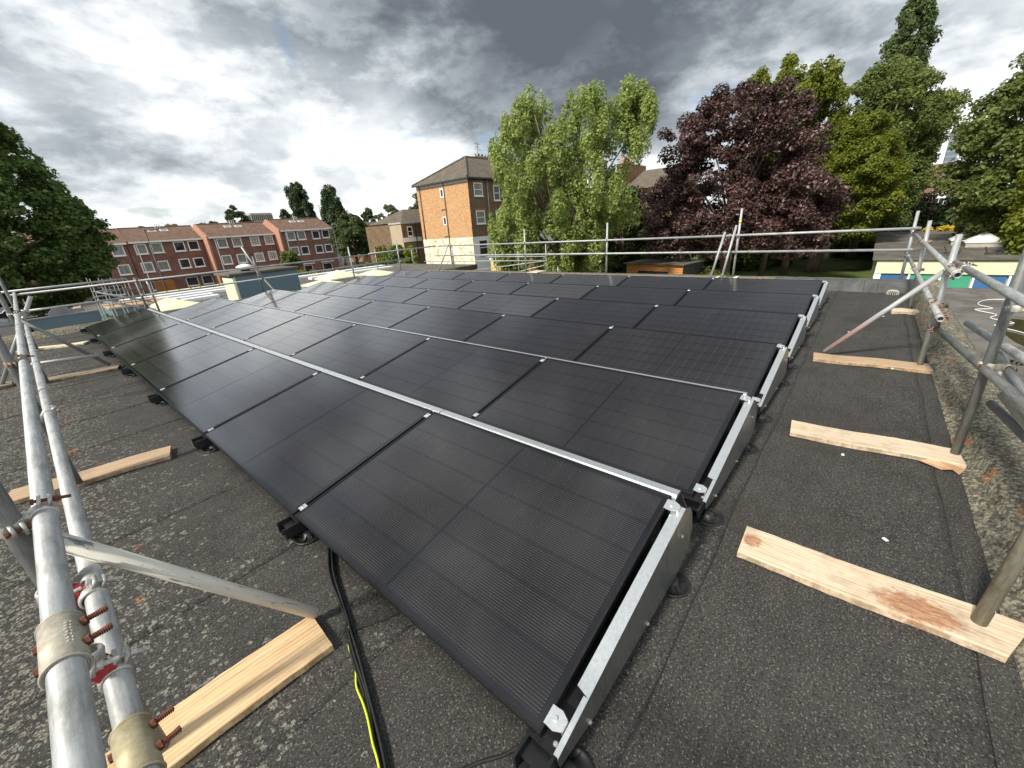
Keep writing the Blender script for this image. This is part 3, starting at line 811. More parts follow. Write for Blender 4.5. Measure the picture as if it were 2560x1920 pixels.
# torn paper and red paint at the second board
pp = MB(); pp.add([(2.80, -1.02, .03), (2.83, -1.10, .012), (2.775, -1.13, .010), (2.79, -1.18, .02), (2.765, -1.21, .008), (2.85, -1.245, .014), (2.93, -1.26, .03), (2.895, -1.17, .038), (2.86, -1.10, .035)],
                  [(0, 2, 1), (1, 2, 3, 8), (3, 4, 5, 7), (5, 6, 7), (3, 7, 8), (0, 1, 8)])
tag(pp.build('torn_paper', 'paper_brown'), 'torn brown paper lying against the end of a right hand board', 'paper')
tag(MB().add([(2.889, -1.235, .040), (2.858, -1.02, .040), (2.853, -1.02, .012), (2.884, -1.235, .012)], [(0, 1, 2, 3)]).build('red_tape', 'red_paint'), 'red painted end band on the second right board', 'tape')
for k, (x, y, lb) in enumerate(((2.673, -.644, 'small white scrap on the felt before the second right board'), (7.459, -.869, 'small white scrap on the felt near the far board'), (6.292, -.516, 'small white scrap on the felt left of the pink raking tube'), (1.83, -.86, 'small white scrap on the felt beyond the rust stained board'))):
    sc = MB().bbox(-.014, .012, -.008, .009, .003, .009, .002); o = sc.build('scrap', 'white_plastic'); o.location = (x, y, .002); o.rotation_euler.z = k*1.3
    tag(o, lb, 'scrap')
b_ = MB().bbox(-.03, .028, -.02, .022, .004, .03, .008); o = b_.build('scrap', 'skylight_yellow'); o.location = (4.845, -.926, .002); o.rotation_euler.z = .6
tag(o, 'crumpled cream scrap beside the third right board', 'scrap')

# ================================================================== SCAFFOLD
def scaf(label, a, b, mat='tube_galv', group=None, ro=.0242):
    a, b = Vector(a), Vector(b); d = b-a
    o = MB().pipe(d.length, ro, ro-.0037).build('scaffold_tube', mat, None, True)
    o.location = a; o.rotation_mode = 'QUATERNION'; o.rotation_quaternion = d.to_track_quat('Z', 'Y')
    return tag(o, label, 'scaffold tube', group or 'scaffold tubes round the roof edge')
def band(mb, p, d, ear, w=.042, ro=.0315, ri=.0246, bolt=None):
    """a clamp ring round a tube at p along d, with an ear and a bolt on the side `ear`"""
    d = Vector(d).normalized(); e = Vector(ear); e = (e-d*e.dot(d)).normalized(); t = d.cross(e)
    seg = 22; vs = []; fs = []
    for (r, z) in ((ri, -w/2), (ro-.003, -w/2), (ro, -w/2+.006), (ro, w/2-.006), (ro-.003, w/2), (ri, w/2)):
        for k in range(seg):
            a = 2*math.pi*k/seg; vs.append(Vector(p)+(e*math.cos(a)+t*math.sin(a))*r+d*z)
    for i in range(5):
        for k in range(seg): fs.append((i*seg+k, i*seg+(k+1) % seg, (i+1)*seg+(k+1) % seg, (i+1)*seg+k))
    mb.add(vs, fs)
    for s in (-1, 1):                                        # two lips either side of the split
        c = Vector(p)+e*(ro+.009)+t*(.010*s)
        q = [c+e*a+t*b+d*z for a in (-.013, .011) for b in (-.004, .004) for z in (-w/2+.004, w/2-.004)]
        mb.add(q, [(0, 1, 3, 2), (4, 6, 7, 5), (0, 2, 6, 4), (1, 5, 7, 3), (0, 4, 5, 1), (2, 3, 7, 6)])
    return Vector(p)+e*(ro+.010), t
def coupler(label, p1, d1, p2, d2, mat='clamp_steel', ear1=None, ear2=None, boltmat='rust', paint=None):
    p1, p2 = Vector(p1), Vector(p2); mid = (p1+p2)/2; ax = (p2-p1)
    if ax.length < .01: ax = Vector(d1).cross(Vector(d2))
    ax.normalize()
    root = empty('coupler', mid); tag(root, label, 'coupler', 'scaffold couplers')
    b = MB()
    q = ax.orthogonal(); 
    ear1 = ear1 or (Vector(d2).normalized()+ax*-.3); ear2 = ear2 or (Vector(d1).normalized()+ax*.3)
    c1, t1 = band(b, p1-mid, d1, ear1); c2, t2 = band(b, p2-mid, d2, ear2)
    b.build('clamp', mat, root, True)
    s = MB(); L = max((p2-p1).length-.05, .012)
    m = Matrix.Translation((0, 0, 0)) @ ax.to_track_quat('Z', 'Y').to_matrix().to_4x4()
    s.bbox(-.020, .020, -.020, .020, -L/2-.004, L/2+.004, .004); s.xf(m); s.build('saddle', paint or mat, root)
    for c, t in ((c1, t1), (c2, t2)):
        bo = MB(); bo.tube([c-t*.022, c+t*.050], .0050, 8); bo.tube([c+t*.016, c+t*.026], .0092, 6); bo.tube([c-t*.025, c-t*.018], .009, 6)
        bo.build('bolt', boltmat, root)
    return root
def nearest(a, b, p):
    a, b, p = Vector(a), Vector(b), Vector(p); d = b-a; return a+d*max(0, min(1, (p-a).dot(d)/d.length_squared))

# ---- left side, rails along Y
A0, A1 = (-.755, -1.5, .990), (-.755, 13.55, .985)
B0, B1 = (-.738, -1.5, .766), (-.738, 10.4, .760)
scaf('thick upper handrail tube running away along the left edge', A0, A1, 'tube_bright')
scaf('lower handrail tube beside the thick left handrail', B0, B1, 'tube_bright')
LP = [(-.812, 1.06, 'tube_dark', 2.1), (-.812, 3.76, 'tube_dark', 2.0), (-.812, 7.80, 'tube_dark', 2.0), (-.812, 11.3, 'tube_dark', 2.0)]
for k, (x, y, m, h) in enumerate(LP):
    scaf('dark upright scaffold post, %s along the left edge' % ORD[k], (x+.012, y-.02, .042), (x-.015, y+.05, h), m)
    if k < 3:
        coupler('steel coupler on the upper left rail at the %s left post' % ORD[k], (-.755, y+.02, .99), (0, 1, 0), (-.811, y+.02, .99), (0, 0, 1), 'clamp_steel' if k != 1 else 'clamp_rusty', ear1=(.3, 0, 1), ear2=(.2, -1, 0), boltmat='rust')
# sleeves that join the rails end to end
def sleeve(label, x, y0, y1, z, mat, bolts=True):
    root = empty('sleeve_coupler', (x, y0, z)); tag(root, label, 'coupler')
    b = MB(); b.pipe(y1-y0, .0305, .0246, 28)
    b.xf(Matrix.Rotation(R(-90), 4, 'X')); b.build('sleeve', mat, root, True)
    rm = MB()
    for yy in (0, y1-y0): rm.tube([(.0300*math.cos(a), yy, .0300*math.sin(a)) for a in [2*math.pi*k/24 for k in range(25)]], .0025, 6, False)
    rm.build('rim', mat, root, True)
    for t in (.28, .74):
        y = (y1-y0)*t
        bo = MB(); bo.tube([(.026, y, .008), (.066, y+.003, .011)], .0050, 9); bo.tube([(.029, y, .008), (.037, y, .009)], .0092, 6)
        for k in range(8): bo.tube([(.040+k*.0032, y+.001, .0094), (.0416+k*.0032, y+.001, .0096)], .0057, 9)
        bo.build('bolt', 'rust', root)
        MB().tube([(-.036, y, .0), (-.028, y, .0)], .008, 6).build('bolt_head', 'rust', root)
    return root
sA = sleeve('beige sleeve coupler joining the thick left handrail tubes', -.755, .395, .530, .989, 'sleeve')
lt = MB()
for k in range(7):                                           # worn raised lettering, no longer readable
    y = .035+k*.0095; a = R(62+rng.uniform(-2, 2))
    for q in range(2):
        aa = a+R(-5+10*q); lt.box(.0300*math.cos(aa)-.002, .0312*math.cos(aa)+.002, y, y+.0055, .0300*math.sin(aa)-.001, .0316*math.sin(aa)-.0004)
lt.build('embossed_lettering', 'sleeve', sA)
sleeve('golden zinc sleeve coupler on the lower left rail', -.738, .300, .425, .766, 'sleeve_gold')
# narrow rings where older tube ends meet further along
for (x, y, z, lb) in ((-.738, 5.0, .763, 'thin joint ring on the lower left rail, nearer one'), (-.738, 6.6, .762, 'thin joint ring on the lower left rail, farther one'), (-.755, 8.6, .987, 'joint ring far along the thick left handrail')):
    b = MB(); b.pipe(.05, .0275, .0243, 20); b.xf(Matrix.Rotation(R(-90), 4, 'X')); o = b.build('joint_ring', 'tube_galv', None, True); o.location = (x, y, z); tag(o, lb, 'joint ring')
# left braces
wb0, wb1 = (-.222, 1.112, .058), (-.800, 1.105, .945)
scaf('brace tube with flaking white paint resting on the fresh board', wb0, wb1, 'tube_white')
coupler('steel swivel coupler with red paint joining rail, post and white brace', (-.742, .95, .766), (0, 1, 0), (-.805, 1.0, .80), (0, 0, 1), 'clamp_steel', ear1=(.6, 0, 1), ear2=(0, -1, 0), boltmat='clamp_steel', paint='red_paint')
coupler('pale coupler with red band clamping the lower left rail near the sleeve', (-.738, .60, .766), (0, 1, 0), (-.765, .60, .84), (.3, .2, 1), 'clamp_steel', ear1=(.5, 0, 1), ear2=(0, -1, .2), boltmat='clamp_steel', paint='red_paint')
coupler('small steel coupler on the lower left rail beyond the brown board', (-.738, 3.1, .765), (0, 1, 0), (-.780, 3.1, .75), (0, 0, 1), 'clamp_steel', ear1=(1, 0, .6), boltmat='clamp_steel')
b20, b21 = (-.124, 8.05, .055), (-.80, 8.06, .95)
scaf('raking tube on the left standing on the dark board', b20, b21, 'tube_dark')
scaf('short level tube tying the left raking tube to the post', (-.19, 8.0, .245), (-.95, 8.03, .300), 'tube_galv')
coupler('rusty coupler where the short level tube meets the left raking tube', (-.245, 8.02, .25), (1, 0, 0), (-.245, 8.055, .225), (-.6, 0, .8), 'clamp_rusty', ear1=(0, 0, 1))
scaf('pale raking tube leaning outwards beyond the third left post', (-1.215, 8.37, .05), (-.565, 8.2, 1.165), 'tube_galv')
tag(MB().bbox(-1.33, -1.12, 8.27, 8.50, .0, .05, .004).build('wood_block', 'wood_dark'), 'small timber block under the pale outward raking tube', 'wood block')
coupler('steel coupler joining the left rails at the third post', (-.755, 7.6, .987), (0, 1, 0), (-.69, 8.1, .985), (.5, 0, .86), 'clamp_steel', ear1=(0, 0, 1), ear2=(1, 0, 0))
scaf('curved end of a level tube poking in at the left picture edge', (-.80, 6.2, 1.06), (-1.9, 6.6, 1.25), 'tube_galv')
scaf('level tube poking in low at the left picture edge', (-.80, 6.9, .96), (-2.0, 6.9, .98), 'tube_galv')

# ---- far side, rails along X at y about 13.5
YF = 13.5
scaf('top tube of the doubled far left handrail', (-1.0, YF, 1.022), (1.12, YF, 1.030), 'tube_galv')
scaf('long upper handrail tube along the far edge', (-.85, YF+.05, .940), (8.95, YF+.05, .975), 'tube_galv')
scaf('upper handrail tube along the far edge at its right end', (7.9, YF, 1.000), (11.1, YF, 1.020), 'tube_galv')
scaf('lower handrail tube along the far edge at its left end', (-.75, YF, .582), (1.45, YF, .590), 'tube_galv')
scaf('lower handrail tube along the far edge marked with yellow tape', (1.25, YF-.05, .592), (9.9, YF-.05, .668), 'tube_galv')
far_posts = [(1.30, 1.02, 'tube_dark'), (1.52, .98, 'tube_galv'), (4.12, 1.28, 'tube_dark'), (7.22, 1.30, 'tube_galv'), (9.25, 1.38, 'tube_galv')]
for k, (x, h, m) in enumerate(far_posts):
    scaf('upright far edge post, %s from the left' % ORD[k], (x, YF+.09, .115), (x-.02, YF+.09, h), m)
    if k != 1:
        coupler('coupler on the upper far rail at the %s far post' % ORD[k], (x, YF+.05, .95), (1, 0, 0), (x, YF+.09, .95), (0, 0, 1), 'clamp_rusty', ear1=(0, -.3, 1))
        coupler('coupler on the lower far rail at the %s far post' % ORD[k], (x, YF-.05, .60), (1, 0, 0), (x, YF+.06, .60), (0, 0, 1), 'clamp_steel', ear1=(0, -1, .4))
scaf('long raking tube leaning left across the far rails', (3.84, YF-.05, 1.56), (4.18, YF-.12, .52), 'tube_galv')
scaf('dark raking tube down to the roof behind the third far post', (4.16, YF-.10, .62), (4.36, 12.95, .02), 'tube_dark')
for k, x in enumerate((1.75, 2.02, 2.28, 2.50, 2.95)):
    b = MB(); b.pipe(.055, .0262, .0243, 16); b.xf(Matrix.Rotation(R(90), 4, 'Y')); o = b.build('tape_band', 'yellow_paint', None, True); o.location = (x, YF-.05, .592+(x-1.25)*.0088)
    tag(o, '%s yellow tape band from the left on the lower far rail' % ORD[k], 'tape')

# ---- back side, rails along Y at x about 9.9
XB = 9.90
scaf('upper handrail tube along the back edge, right half', (XB, 2.45, 1.088), (XB, -1.16, 1.104), 'tube_bright')
scaf('upper handrail tube along the back edge, left half', (XB+.05, 12.0, 1.075), (XB+.05, 1.85, 1.082), 'tube_galv')
scaf('lower handrail tube along the back edge', (XB, 12.2, .735), (XB, -1.17, .740), 'tube_bright')
back_posts = [(11.25, 1.13, 'tube_galv'), (7.82, 1.50, 'tube_galv'), (4.98, 1.52, 'tube_bright'), (1.77, 1.64, 'tube_bright')]
for k, (y, h, m) in enumerate(back_posts):
    scaf('upright back edge post, %s from the left' % ORD[k], (XB+.06, y, .19), (XB+.055, y-.01, h), m)
    coupler('coupler on the upper back rail at the %s back post' % ORD[k], (XB+.02, y, 1.078), (0, 1, 0), (XB+.06, y, 1.078), (0, 0, 1), 'clamp_steel', ear1=(-.3, 0, 1))
    coupler('coupler on the lower back rail at the %s back post' % ORD[k], (XB, y, .737), (0, 1, 0), (XB+.05, y, .737), (0, 0, 1), 'clamp_steel', ear1=(-1, 0, .3))
scaf('raking tube leaning against the first back post', (9.65, 11.85, .10), (XB, 11.35, 1.13), 'tube_galv')
scaf('front raking tube of the three at the right back post', (9.62, 2.16, .18), (9.86, 2.02, 1.17), 'tube_bright')
scaf('middle raking tube of the three at the right back post', (9.60, 1.92, .18), (XB+.02, 1.82, 1.30), 'tube_bright')
b = MB(); b.pipe(.05, .0275, .0245, 18); o = b.build('tape_band', 'yellow_paint', None, True); o.location = (XB+.056, 1.762, 1.34); tag(o, 'yellow band round the tall right back post', 'tape')
tag(MB().bbox(9.66, 9.90, 1.62, 1.70, .195, .215, .003).build('wood_wedge', 'wood_cream'), 'pale timber wedge under the right back post', 'wood block')
tag(MB().bbox(9.64, 9.86, 2.0, 2.06, .195, .215, .003).build('wood_wedge', 'wood_cream'), 'pale timber wedge between the raking tubes at the back', 'wood block')
tag(MB().bbox(9.72, 10.2, 7.2, 7.6, .195, .225, .004).build('wood_offcut', 'wood_pale2'), 'grey timber offcuts on the back kerb by the second back post', 'wood block')

# ---- right side, rails along X at y about -1.1
scaf('upper handrail tube on the right with an open near end', (11.0, -1.10, 1.000), (4.27, -1.105, 1.022), 'tube_galv')
scaf('upper handrail tube on the right coming towards the camera', (5.35, -1.15, 1.033), (1.2, -1.155, 1.16), 'tube_galv')
scaf('lower handrail tube on the right with an open near end', (11.0, -1.10, .605), (4.36, -1.10, .643), 'tube_galv')
scaf('sloping tube below the lower right handrail', (4.70, -1.115, .505), (1.9, -1.235, .72), 'tube_dark')
RPOST = [(1.42, -1.13, 1.35, .015, -.055, 'tube_mossy'), (3.0, -1.205, 1.75, .0, .02, 'tube_dark'), (5.015, -1.134, 1.29, 0, .012, 'tube_galv'), (8.0, -1.165, 1.30, 0, .055, 'tube_galv'), (10.05, -1.085, 1.39, 0, .02, 'tube_galv')]
for k, (x, y, h, dx, dy, m) in enumerate(RPOST):
    scaf('upright post on the right side, %s from the camera' % ORD[k], (x, y, .045 if k < 4 else .15), (x+dx, y+dy, h), m)
scaf('raking tube with pink paint from the third right board', (5.05, -.345, .052), (5.035, -1.105, .962), 'tube_pink')
coupler('coupler holding the pink raking tube to the upper right rail end', (4.62, -1.104, 1.021), (1, 0, 0), (5.02, -1.13, 1.02), (0, 0, 1), 'clamp_rusty', ear1=(0, .3, 1), ear2=(-1, 0, 0))
coupler('coupler joining the overlapping upper right rail tubes near the open end', (4.40, -1.105, 1.022), (1, 0, 0), (4.42, -1.152, 1.060), (1, 0, 0), 'clamp_steel', ear1=(0, .6, -1), ear2=(0, -.4, 1))
coupler('coupler at the open end of the lower right rail', (4.46, -1.10, .643), (1, 0, 0), (4.52, -1.112, .525), (1, 0, .07), 'clamp_rusty', ear1=(0, -1, .5), ear2=(0, 1, -.6))
coupler('coupler on the lower right rail at the third post', (5.0, -1.10, .640), (1, 0, 0), (5.015, -1.15, .640), (0, 0, 1), 'clamp_rusty', ear1=(0, .6, .8), ear2=(0, -1, 0))
coupler('coupler on the upper right rail at the fourth post', (8.0, -1.102, 1.01), (1, 0, 0), (8.0, -1.145, 1.01), (0, 0, 1), 'clamp_rusty', ear1=(0, .8, .6), ear2=(0, -1, 0))
coupler('coupler on the lower right rail at the fourth post', (8.0, -1.10, .622), (1, 0, 0), (8.0, -1.15, .622), (0, 0, 1), 'clamp_rusty', ear1=(0, .8, .6), ear2=(0, -1, 0))
coupler('coupler on the upper right rail at the back corner post', (9.98, -1.10, 1.006), (1, 0, 0), (9.98, -1.10, 1.10), (0, 1, 0), 'clamp_rusty', ear1=(0, .6, .8))
coupler('coupler on the lower right rail at the back corner post', (9.98, -1.10, .608), (1, 0, 0), (9.98, -1.10, .735), (0, 1, 0), 'clamp_steel', ear1=(0, .6, .8))
coupler('yellow coupler high on the second right post', (3.0, -1.222, 1.006), (0, 0, 1), (3.0, -1.275, 1.02), (1, 0, 0), 'clamp_steel', ear1=(-.3, 1, 0), boltmat='clamp_steel', paint='yellow_paint')
coupler('large beige coupler low on the second right post', (3.0, -1.212, .655), (0, 0, 1), (2.97, -1.285, .66), (1, -.1, 0), 'sleeve', ear1=(.2, 1, 0), boltmat='rust')
scaf('thick pale tube leaving the low coupler of the second right post', (3.25, -1.275, .665), (1.5, -1.30, .55), 'tube_bright')
scaf('open ended tube sloping outside the right kerb', (4.42, -1.272, .610), (1.8, -1.30, .86), 'tube_bright')
scaf('dark open ended tube low in front of the right kerb', (2.98, -1.27, .425), (1.4, -1.31, .60), 'tube_dark')
scaf('ribbed pale tube between the dark tube and the thick pale tube', (2.88, -1.28, .520), (1.6, -1.31, .56), 'sleeve')

# ================================================================== LOWER ROOFS AROUND
LZ = -1.2
lr = [('lower_roof_right', -6, 18.7, -16, -1.60), ('lower_roof_back', 10.22, 18.6, 8.6, 24), ('lower_roof_far', 1.3, 24, 24.02, 35.5), ('lower_roof_near_far', 1.3, 10.2, 13.70, 24.0)]
for n, x0, x1, y0, y1 in lr:
    struct(MB().box(x0, x1, y0, y1, GZ, LZ).build(n, 'lower_felt'))
# things lying on the roof to the right
for k, (a, b, m, lb) in enumerate((((8.0, -2.6, LZ+.05), (9.2, -6.5, LZ+.05), 'tube_galv', 'grey tube lying level on the lower roof to the right'),
                                   ((5.9, -2.0, LZ+.04), (6.2, -4.5, LZ+.04), 'yellow_box', 'yellow tube lying on the lower roof to the right'),
                                   ((5.5, -2.0, LZ+.04), (5.7, -4.5, LZ+.04), 'tube_galv', 'grey tube lying beside the yellow tube on the lower roof'),
                                   ((8.3, -2.35, LZ+.02), (8.25, -2.35, LZ+.52), 'tube_bright', 'short upright tube stub on the lower roof'))):
    scaf(lb, a, b, m, 'tubes lying on the lower roof')
pud = [(12.6+1.3*math.cos(a)*(1+.25*math.sin(3*a)), -3.7+.8*math.sin(a)*(1+.2*math.cos(2*a))) for a in [2*math.pi*k/28 for k in range(28)]]
struct(MB().add([(x, y, LZ+.004) for x, y in pud], [tuple(range(28))]).build('puddle', 'puddle'))
rp = [(16.6, -4.9), (16.7, -3.9), (16.45, -3.3), (15.7, -3.05), (15.2, -3.25), (14.9, -2.9), (14.4, -3.2), (13.9, -3.05), (13.5, -3.35), (13.1, -3.0), (12.6, -3.3), (12.0, -3.5), (11.2, -3.4)]
cable('rope', [(x, y, LZ+.02) for x, y in rp], .011, 'white_plastic', 'white rope wriggling across the lower roof on the right')
cable('rope', [(10.9, -3.3, LZ+.02), (10.4, -4.2, LZ+.02), (9.9, -4.9, LZ+.02), (9.4, -4.2, LZ+.02), (9.0, -5.0, LZ+.02)], .012, 'white_plastic', 'white cord lying nearer on the lower roof at the right edge')

# the blue plant hut
hut = empty('plant_hut', (4.37, 17, LZ)); tag(hut, 'blue painted flat roofed plant hut beyond the far edge', 'hut')
MB().box(.035, 2.32, 0, 1.2, 0, 1.77).build('wall', 'hut_blue', hut)
MB().box(0, .033, -.01, 1.18, 0, 1.70).build('side_wall', 'pale_green', hut)
MB().box(.036, .085, -.025, -.002, 0, 1.75).build('corner_trim', 'pale_green', hut)
MB().bbox(-.10, 2.42, -.08, 1.7, 1.775, 1.86, .01).build('roof', 'far_felt', hut)
vc = empty('roof_vent', (5.15, 17.9, LZ+1.86)); tag(vc, 'white conical vent cowl on the blue hut roof', 'vent')
MB().lathe([(.16, 0), (.16, .14)], 14).build('pipe', 'dark_metal', vc, True)
MB().lathe([(.30, .14), (.30, .17), (.16, .24), (.01, .27)], 14).build('cowl', 'white_paint', vc, True)
# pyramid rooflights
def rooflight(label, x, y, z, w, h, mat, group, base=.22, d=None):
    d = d or w
    t = empty('rooflight', (x, y, z)); tag(t, label, 'rooflight', group)
    MB().box(-w/2+.06, w/2-.06, -d/2+.06, d/2-.06, 0, base).build('upstand', 'concrete', t)
    c = MB(); c.box(-w/2, w/2, -d/2, d/2, base+.002, base+.07); c.build('rim', mat, t)
    for k in range(4):
        a, b_ = [(-1, -1), (1, -1), (1, 1), (-1, 1)][k], [(1, -1), (1, 1), (-1, 1), (-1, -1)][k]
        MB().add([(a[0]*w/2*.97, a[1]*d/2*.97, base+.072), (b_[0]*w/2*.97, b_[1]*d/2*.97, base+.072), (0, 0, base+h),
                  (a[0]*w/2*.93, a[1]*d/2*.93, base+.06), (b_[0]*w/2*.93, b_[1]*d/2*.93, base+.06), (0, 0, base+h-.05)],
                 [(0, 1, 2), (3, 5, 4), (0, 3, 4, 1), (1, 4, 5, 2), (0, 2, 5, 3)]).build('facet', mat, t)
fr_g = 'pale yellow rooflights on the far lower roof'
rooflight('pale yellow pyramid rooflight left of the hut, farther one', 3.85, 25.8, LZ, 1.5, .40, 'skylight_yellow', fr_g)
rooflight('pale yellow pyramid rooflight left of the hut, nearer one', 3.95, 24.0, LZ, 1.7, .36, 'skylight_yellow', fr_g)
rooflight('large pale yellow rooflight right of the hut, farthest one', 13.2, 26.4, LZ, 2.3, .52, 'skylight_yellow', fr_g, .3)
rooflight('pale yellow rooflight at the far lower roof, rightmost one', 15.2, 25.2, LZ, 2.5, .42, 'skylight_yellow', fr_g, .2)
rooflight('low pale yellow rooflight just right of the hut', 11.4, 25.2, LZ, 1.9, .30, 'skylight_yellow', fr_g, .15)
# white metal capping strips on the far roof edge
for k, (x0, x1, y, z, w, lb) in enumerate(((2.9, 21.5, 33.5, LZ, .60, 'topmost long white metal capping strip on the far lower roof'), (2.9, 12.0, 31.6, LZ, .55, 'middle long white metal capping strip on the far lower roof'), (3.2, 6.8, 29.9, LZ, .55, 'short white metal capping strip left of the hut'),
                                           (4.9, 6.7, 28.4, LZ, .5, 'lowest short white metal sheet left of the hut'), (13.5, 20.8, 31.2, LZ, .55, 'long white metal capping strip right of the hut'))):
    t = empty('metal_sheet', (x0, y, z)); tag(t, lb, 'metal sheet', 'white metal sheets on the far lower roof')
    n = max(2, int((x1-x0)/3))
    for q in range(n):
        a, b_ = (x1-x0)*q/n, (x1-x0)*(q+1)/n
        MB().prism([(0, .0), (w, .0), (w, .17), (.02, .17), (0, .15)], a+.01, b_-.01, 0).build('sheet', 'white_sheet', t)
# boat shaped white tarpaulin behind
tp = empty('tarpaulin', (15.6, 36.5, GZ)); tag(tp, 'white tarpaulin over stacked goods behind the hut', 'tarpaulin')
MB().prism([(-1.7, 2.6), (1.7, 2.6), (1.5, 3.05), (.4, 3.3), (-1.2, 3.15)], -.8, .8, 1).build('cover', 'white_sheet', tp)
MB().box(-1.6, 1.6, -.7, .7, 0, 2.6).build('crate_stack', 'dark_metal', tp)

# stair tower scaffold beyond the far left corner
st = empty('stair_scaffold', (.6, 16.4, GZ)); tag(st, 'galvanised stair tower scaffold beyond the far left corner', 'scaffold')
for x in (.1, .35, .62, .88, 1.15):
    for y in (0, .8):
        MB().tube([(x, y, 0), (x, y, -GZ+1.02-.12*x)], .013, 7).build('standard', 'tube_dark', st, True)
for y in (0, .8):
    for z0, z1 in ((.62, .10), (.36, -.16)): MB().tube([(.12, y, -GZ+z0), (1.35, y, -GZ+z1)], .016, 7).build('stair_rail', 'tube_galv', st, True)
    for z in (.60, .22): MB().tube([(.1, y, -GZ+z), (1.35, y, -GZ+z)], .012, 7).build('ledger', 'tube_dark', st, True)
for k in range(7):
    MB().box(.2+k*.16, .34+k*.16, 0, .8, -GZ-.40-k*.07, -GZ-.37-k*.07).build('tread', 'wood_brown', st)
# street side things seen under the tree
bf = empty('blue_wall', (-.9, 27, GZ)); tag(bf, 'blue grey low boundary wall with round topped panel beyond the far left corner', 'wall')
MB().box(0, 2.25, 0, .2, 0, 3.74).build('panel', 'hut_blue', bf); MB().box(-.03, 2.28, -.03, .23, 3.742, 3.80).build('coping', 'grey_metal', bf)
dc = [(math.cos(math.pi*k/14)*.42+1.05, 3.80+math.sin(math.pi*k/14)*.36) for k in range(15)]
MB().prism(dc, .05, .15, 1).build('round_panel', 'grey_metal', bf)
gb_ = MB().bbox(1.42, 1.60, 26.8, 27.1, GZ, GZ+3.62, .03).build('green_post', 'door_green'); tag(gb_, 'bright green post beside the blue boundary wall', 'post')
sh = empty('store_shed', (1.75, 26.5, GZ)); tag(sh, 'low store with brown roof below the stair scaffold', 'shed')
MB().box(0, 2.0, 0, 2.6, 0, 3.75).build('wall', 'hut_blue', sh); MB().bbox(-.1, 2.1, -.1, 2.7, 3.752, 3.86, .02).build('roof', 'wood_brown', sh)

def car(label, x, y, rz, mat):
    t = empty('parked_car', (x, y, GZ+.05), rz); tag(t, label, 'car', 'cars parked along the street')
    L = [(-2.1, .35), (-2.15, .65), (-2.0, .88), (-1.3, .98), (-.75, 1.42), (.75, 1.46), (1.35, 1.02), (2.0, .92), (2.12, .6), (2.1, .35)]
    b = MB(); b.prism(L, -.82, .82, 1); b.build('body', mat, t)
    for s in (-1, 1):
        MB().prism([(-1.15, 1.0), (-.68, 1.36), (-.03, 1.40), (-.03, 1.0)], s*.822, s*.835, 1).build('side_window', 'pane', t)
        MB().prism([(.03, 1.0), (.03, 1.40), (.70, 1.40), (1.2, 1.03)], s*.822, s*.835, 1).build('side_window', 'pane', t)
    MB().add([(-1.32, -.70, 1.0), (-1.32, .70, 1.0), (-.78, .62, 1.43), (-.78, -.62, 1.43)], [(0, 1, 2, 3)]).xf(Matrix.Translation((-.012, 0, .012))).build('windscreen', 'pane', t)
    MB().add([(1.37, -.70, 1.03), (1.37, .70, 1.03), (.78, .62, 1.46), (.78, -.62, 1.46)], [(0, 3, 2, 1)]).xf(Matrix.Translation((.012, 0, .012))).build('rear_window', 'pane', t)
    for wx in (-1.3, 1.3):
        for s in (-1, 1):
            w = empty('wheel', (wx, s*.80, .32)); w.parent = t
            MB().lathe([(.20, -.09), (.32, -.08), (.32, .08), (.20, .09)], 16).xf(Matrix.Rotation(R(90), 4, 'X')).build('tyre', 'tyre', w, True)
            MB().lathe([(.19, -.092), (.05, -.10)], 12).xf(Matrix.Rotation(R(90), 4, 'X')).build('rim', 'car_silver', w)
    for s in (-.6, .6):
        MB().box(-2.155, -2.10, s-.16, s+.16, .62, .76).build('headlight', 'white_plastic', t)
car('black car parked below the big dark tree', -1.6, 70.5, .03, 'car_black')
car('silver car parked in the street below the brick terrace', 5.2, 70.6, -.02, 'car_silver')
car('dark car parked nearest behind the blue boundary wall', -.6, 52, 1.45, 'car_black')
wt = empty('white_board', (-2.2, 17.5, GZ)); tag(wt, 'white panel leaning beyond the left end of the roof', 'panel')
MB().box(0, .9, 0, .05, 3.6, 4.15).build('board', 'white_paint', wt); MB().box(-.02, .92, .06, .12, 0, 4.1).build('stand', 'dark_metal', wt)

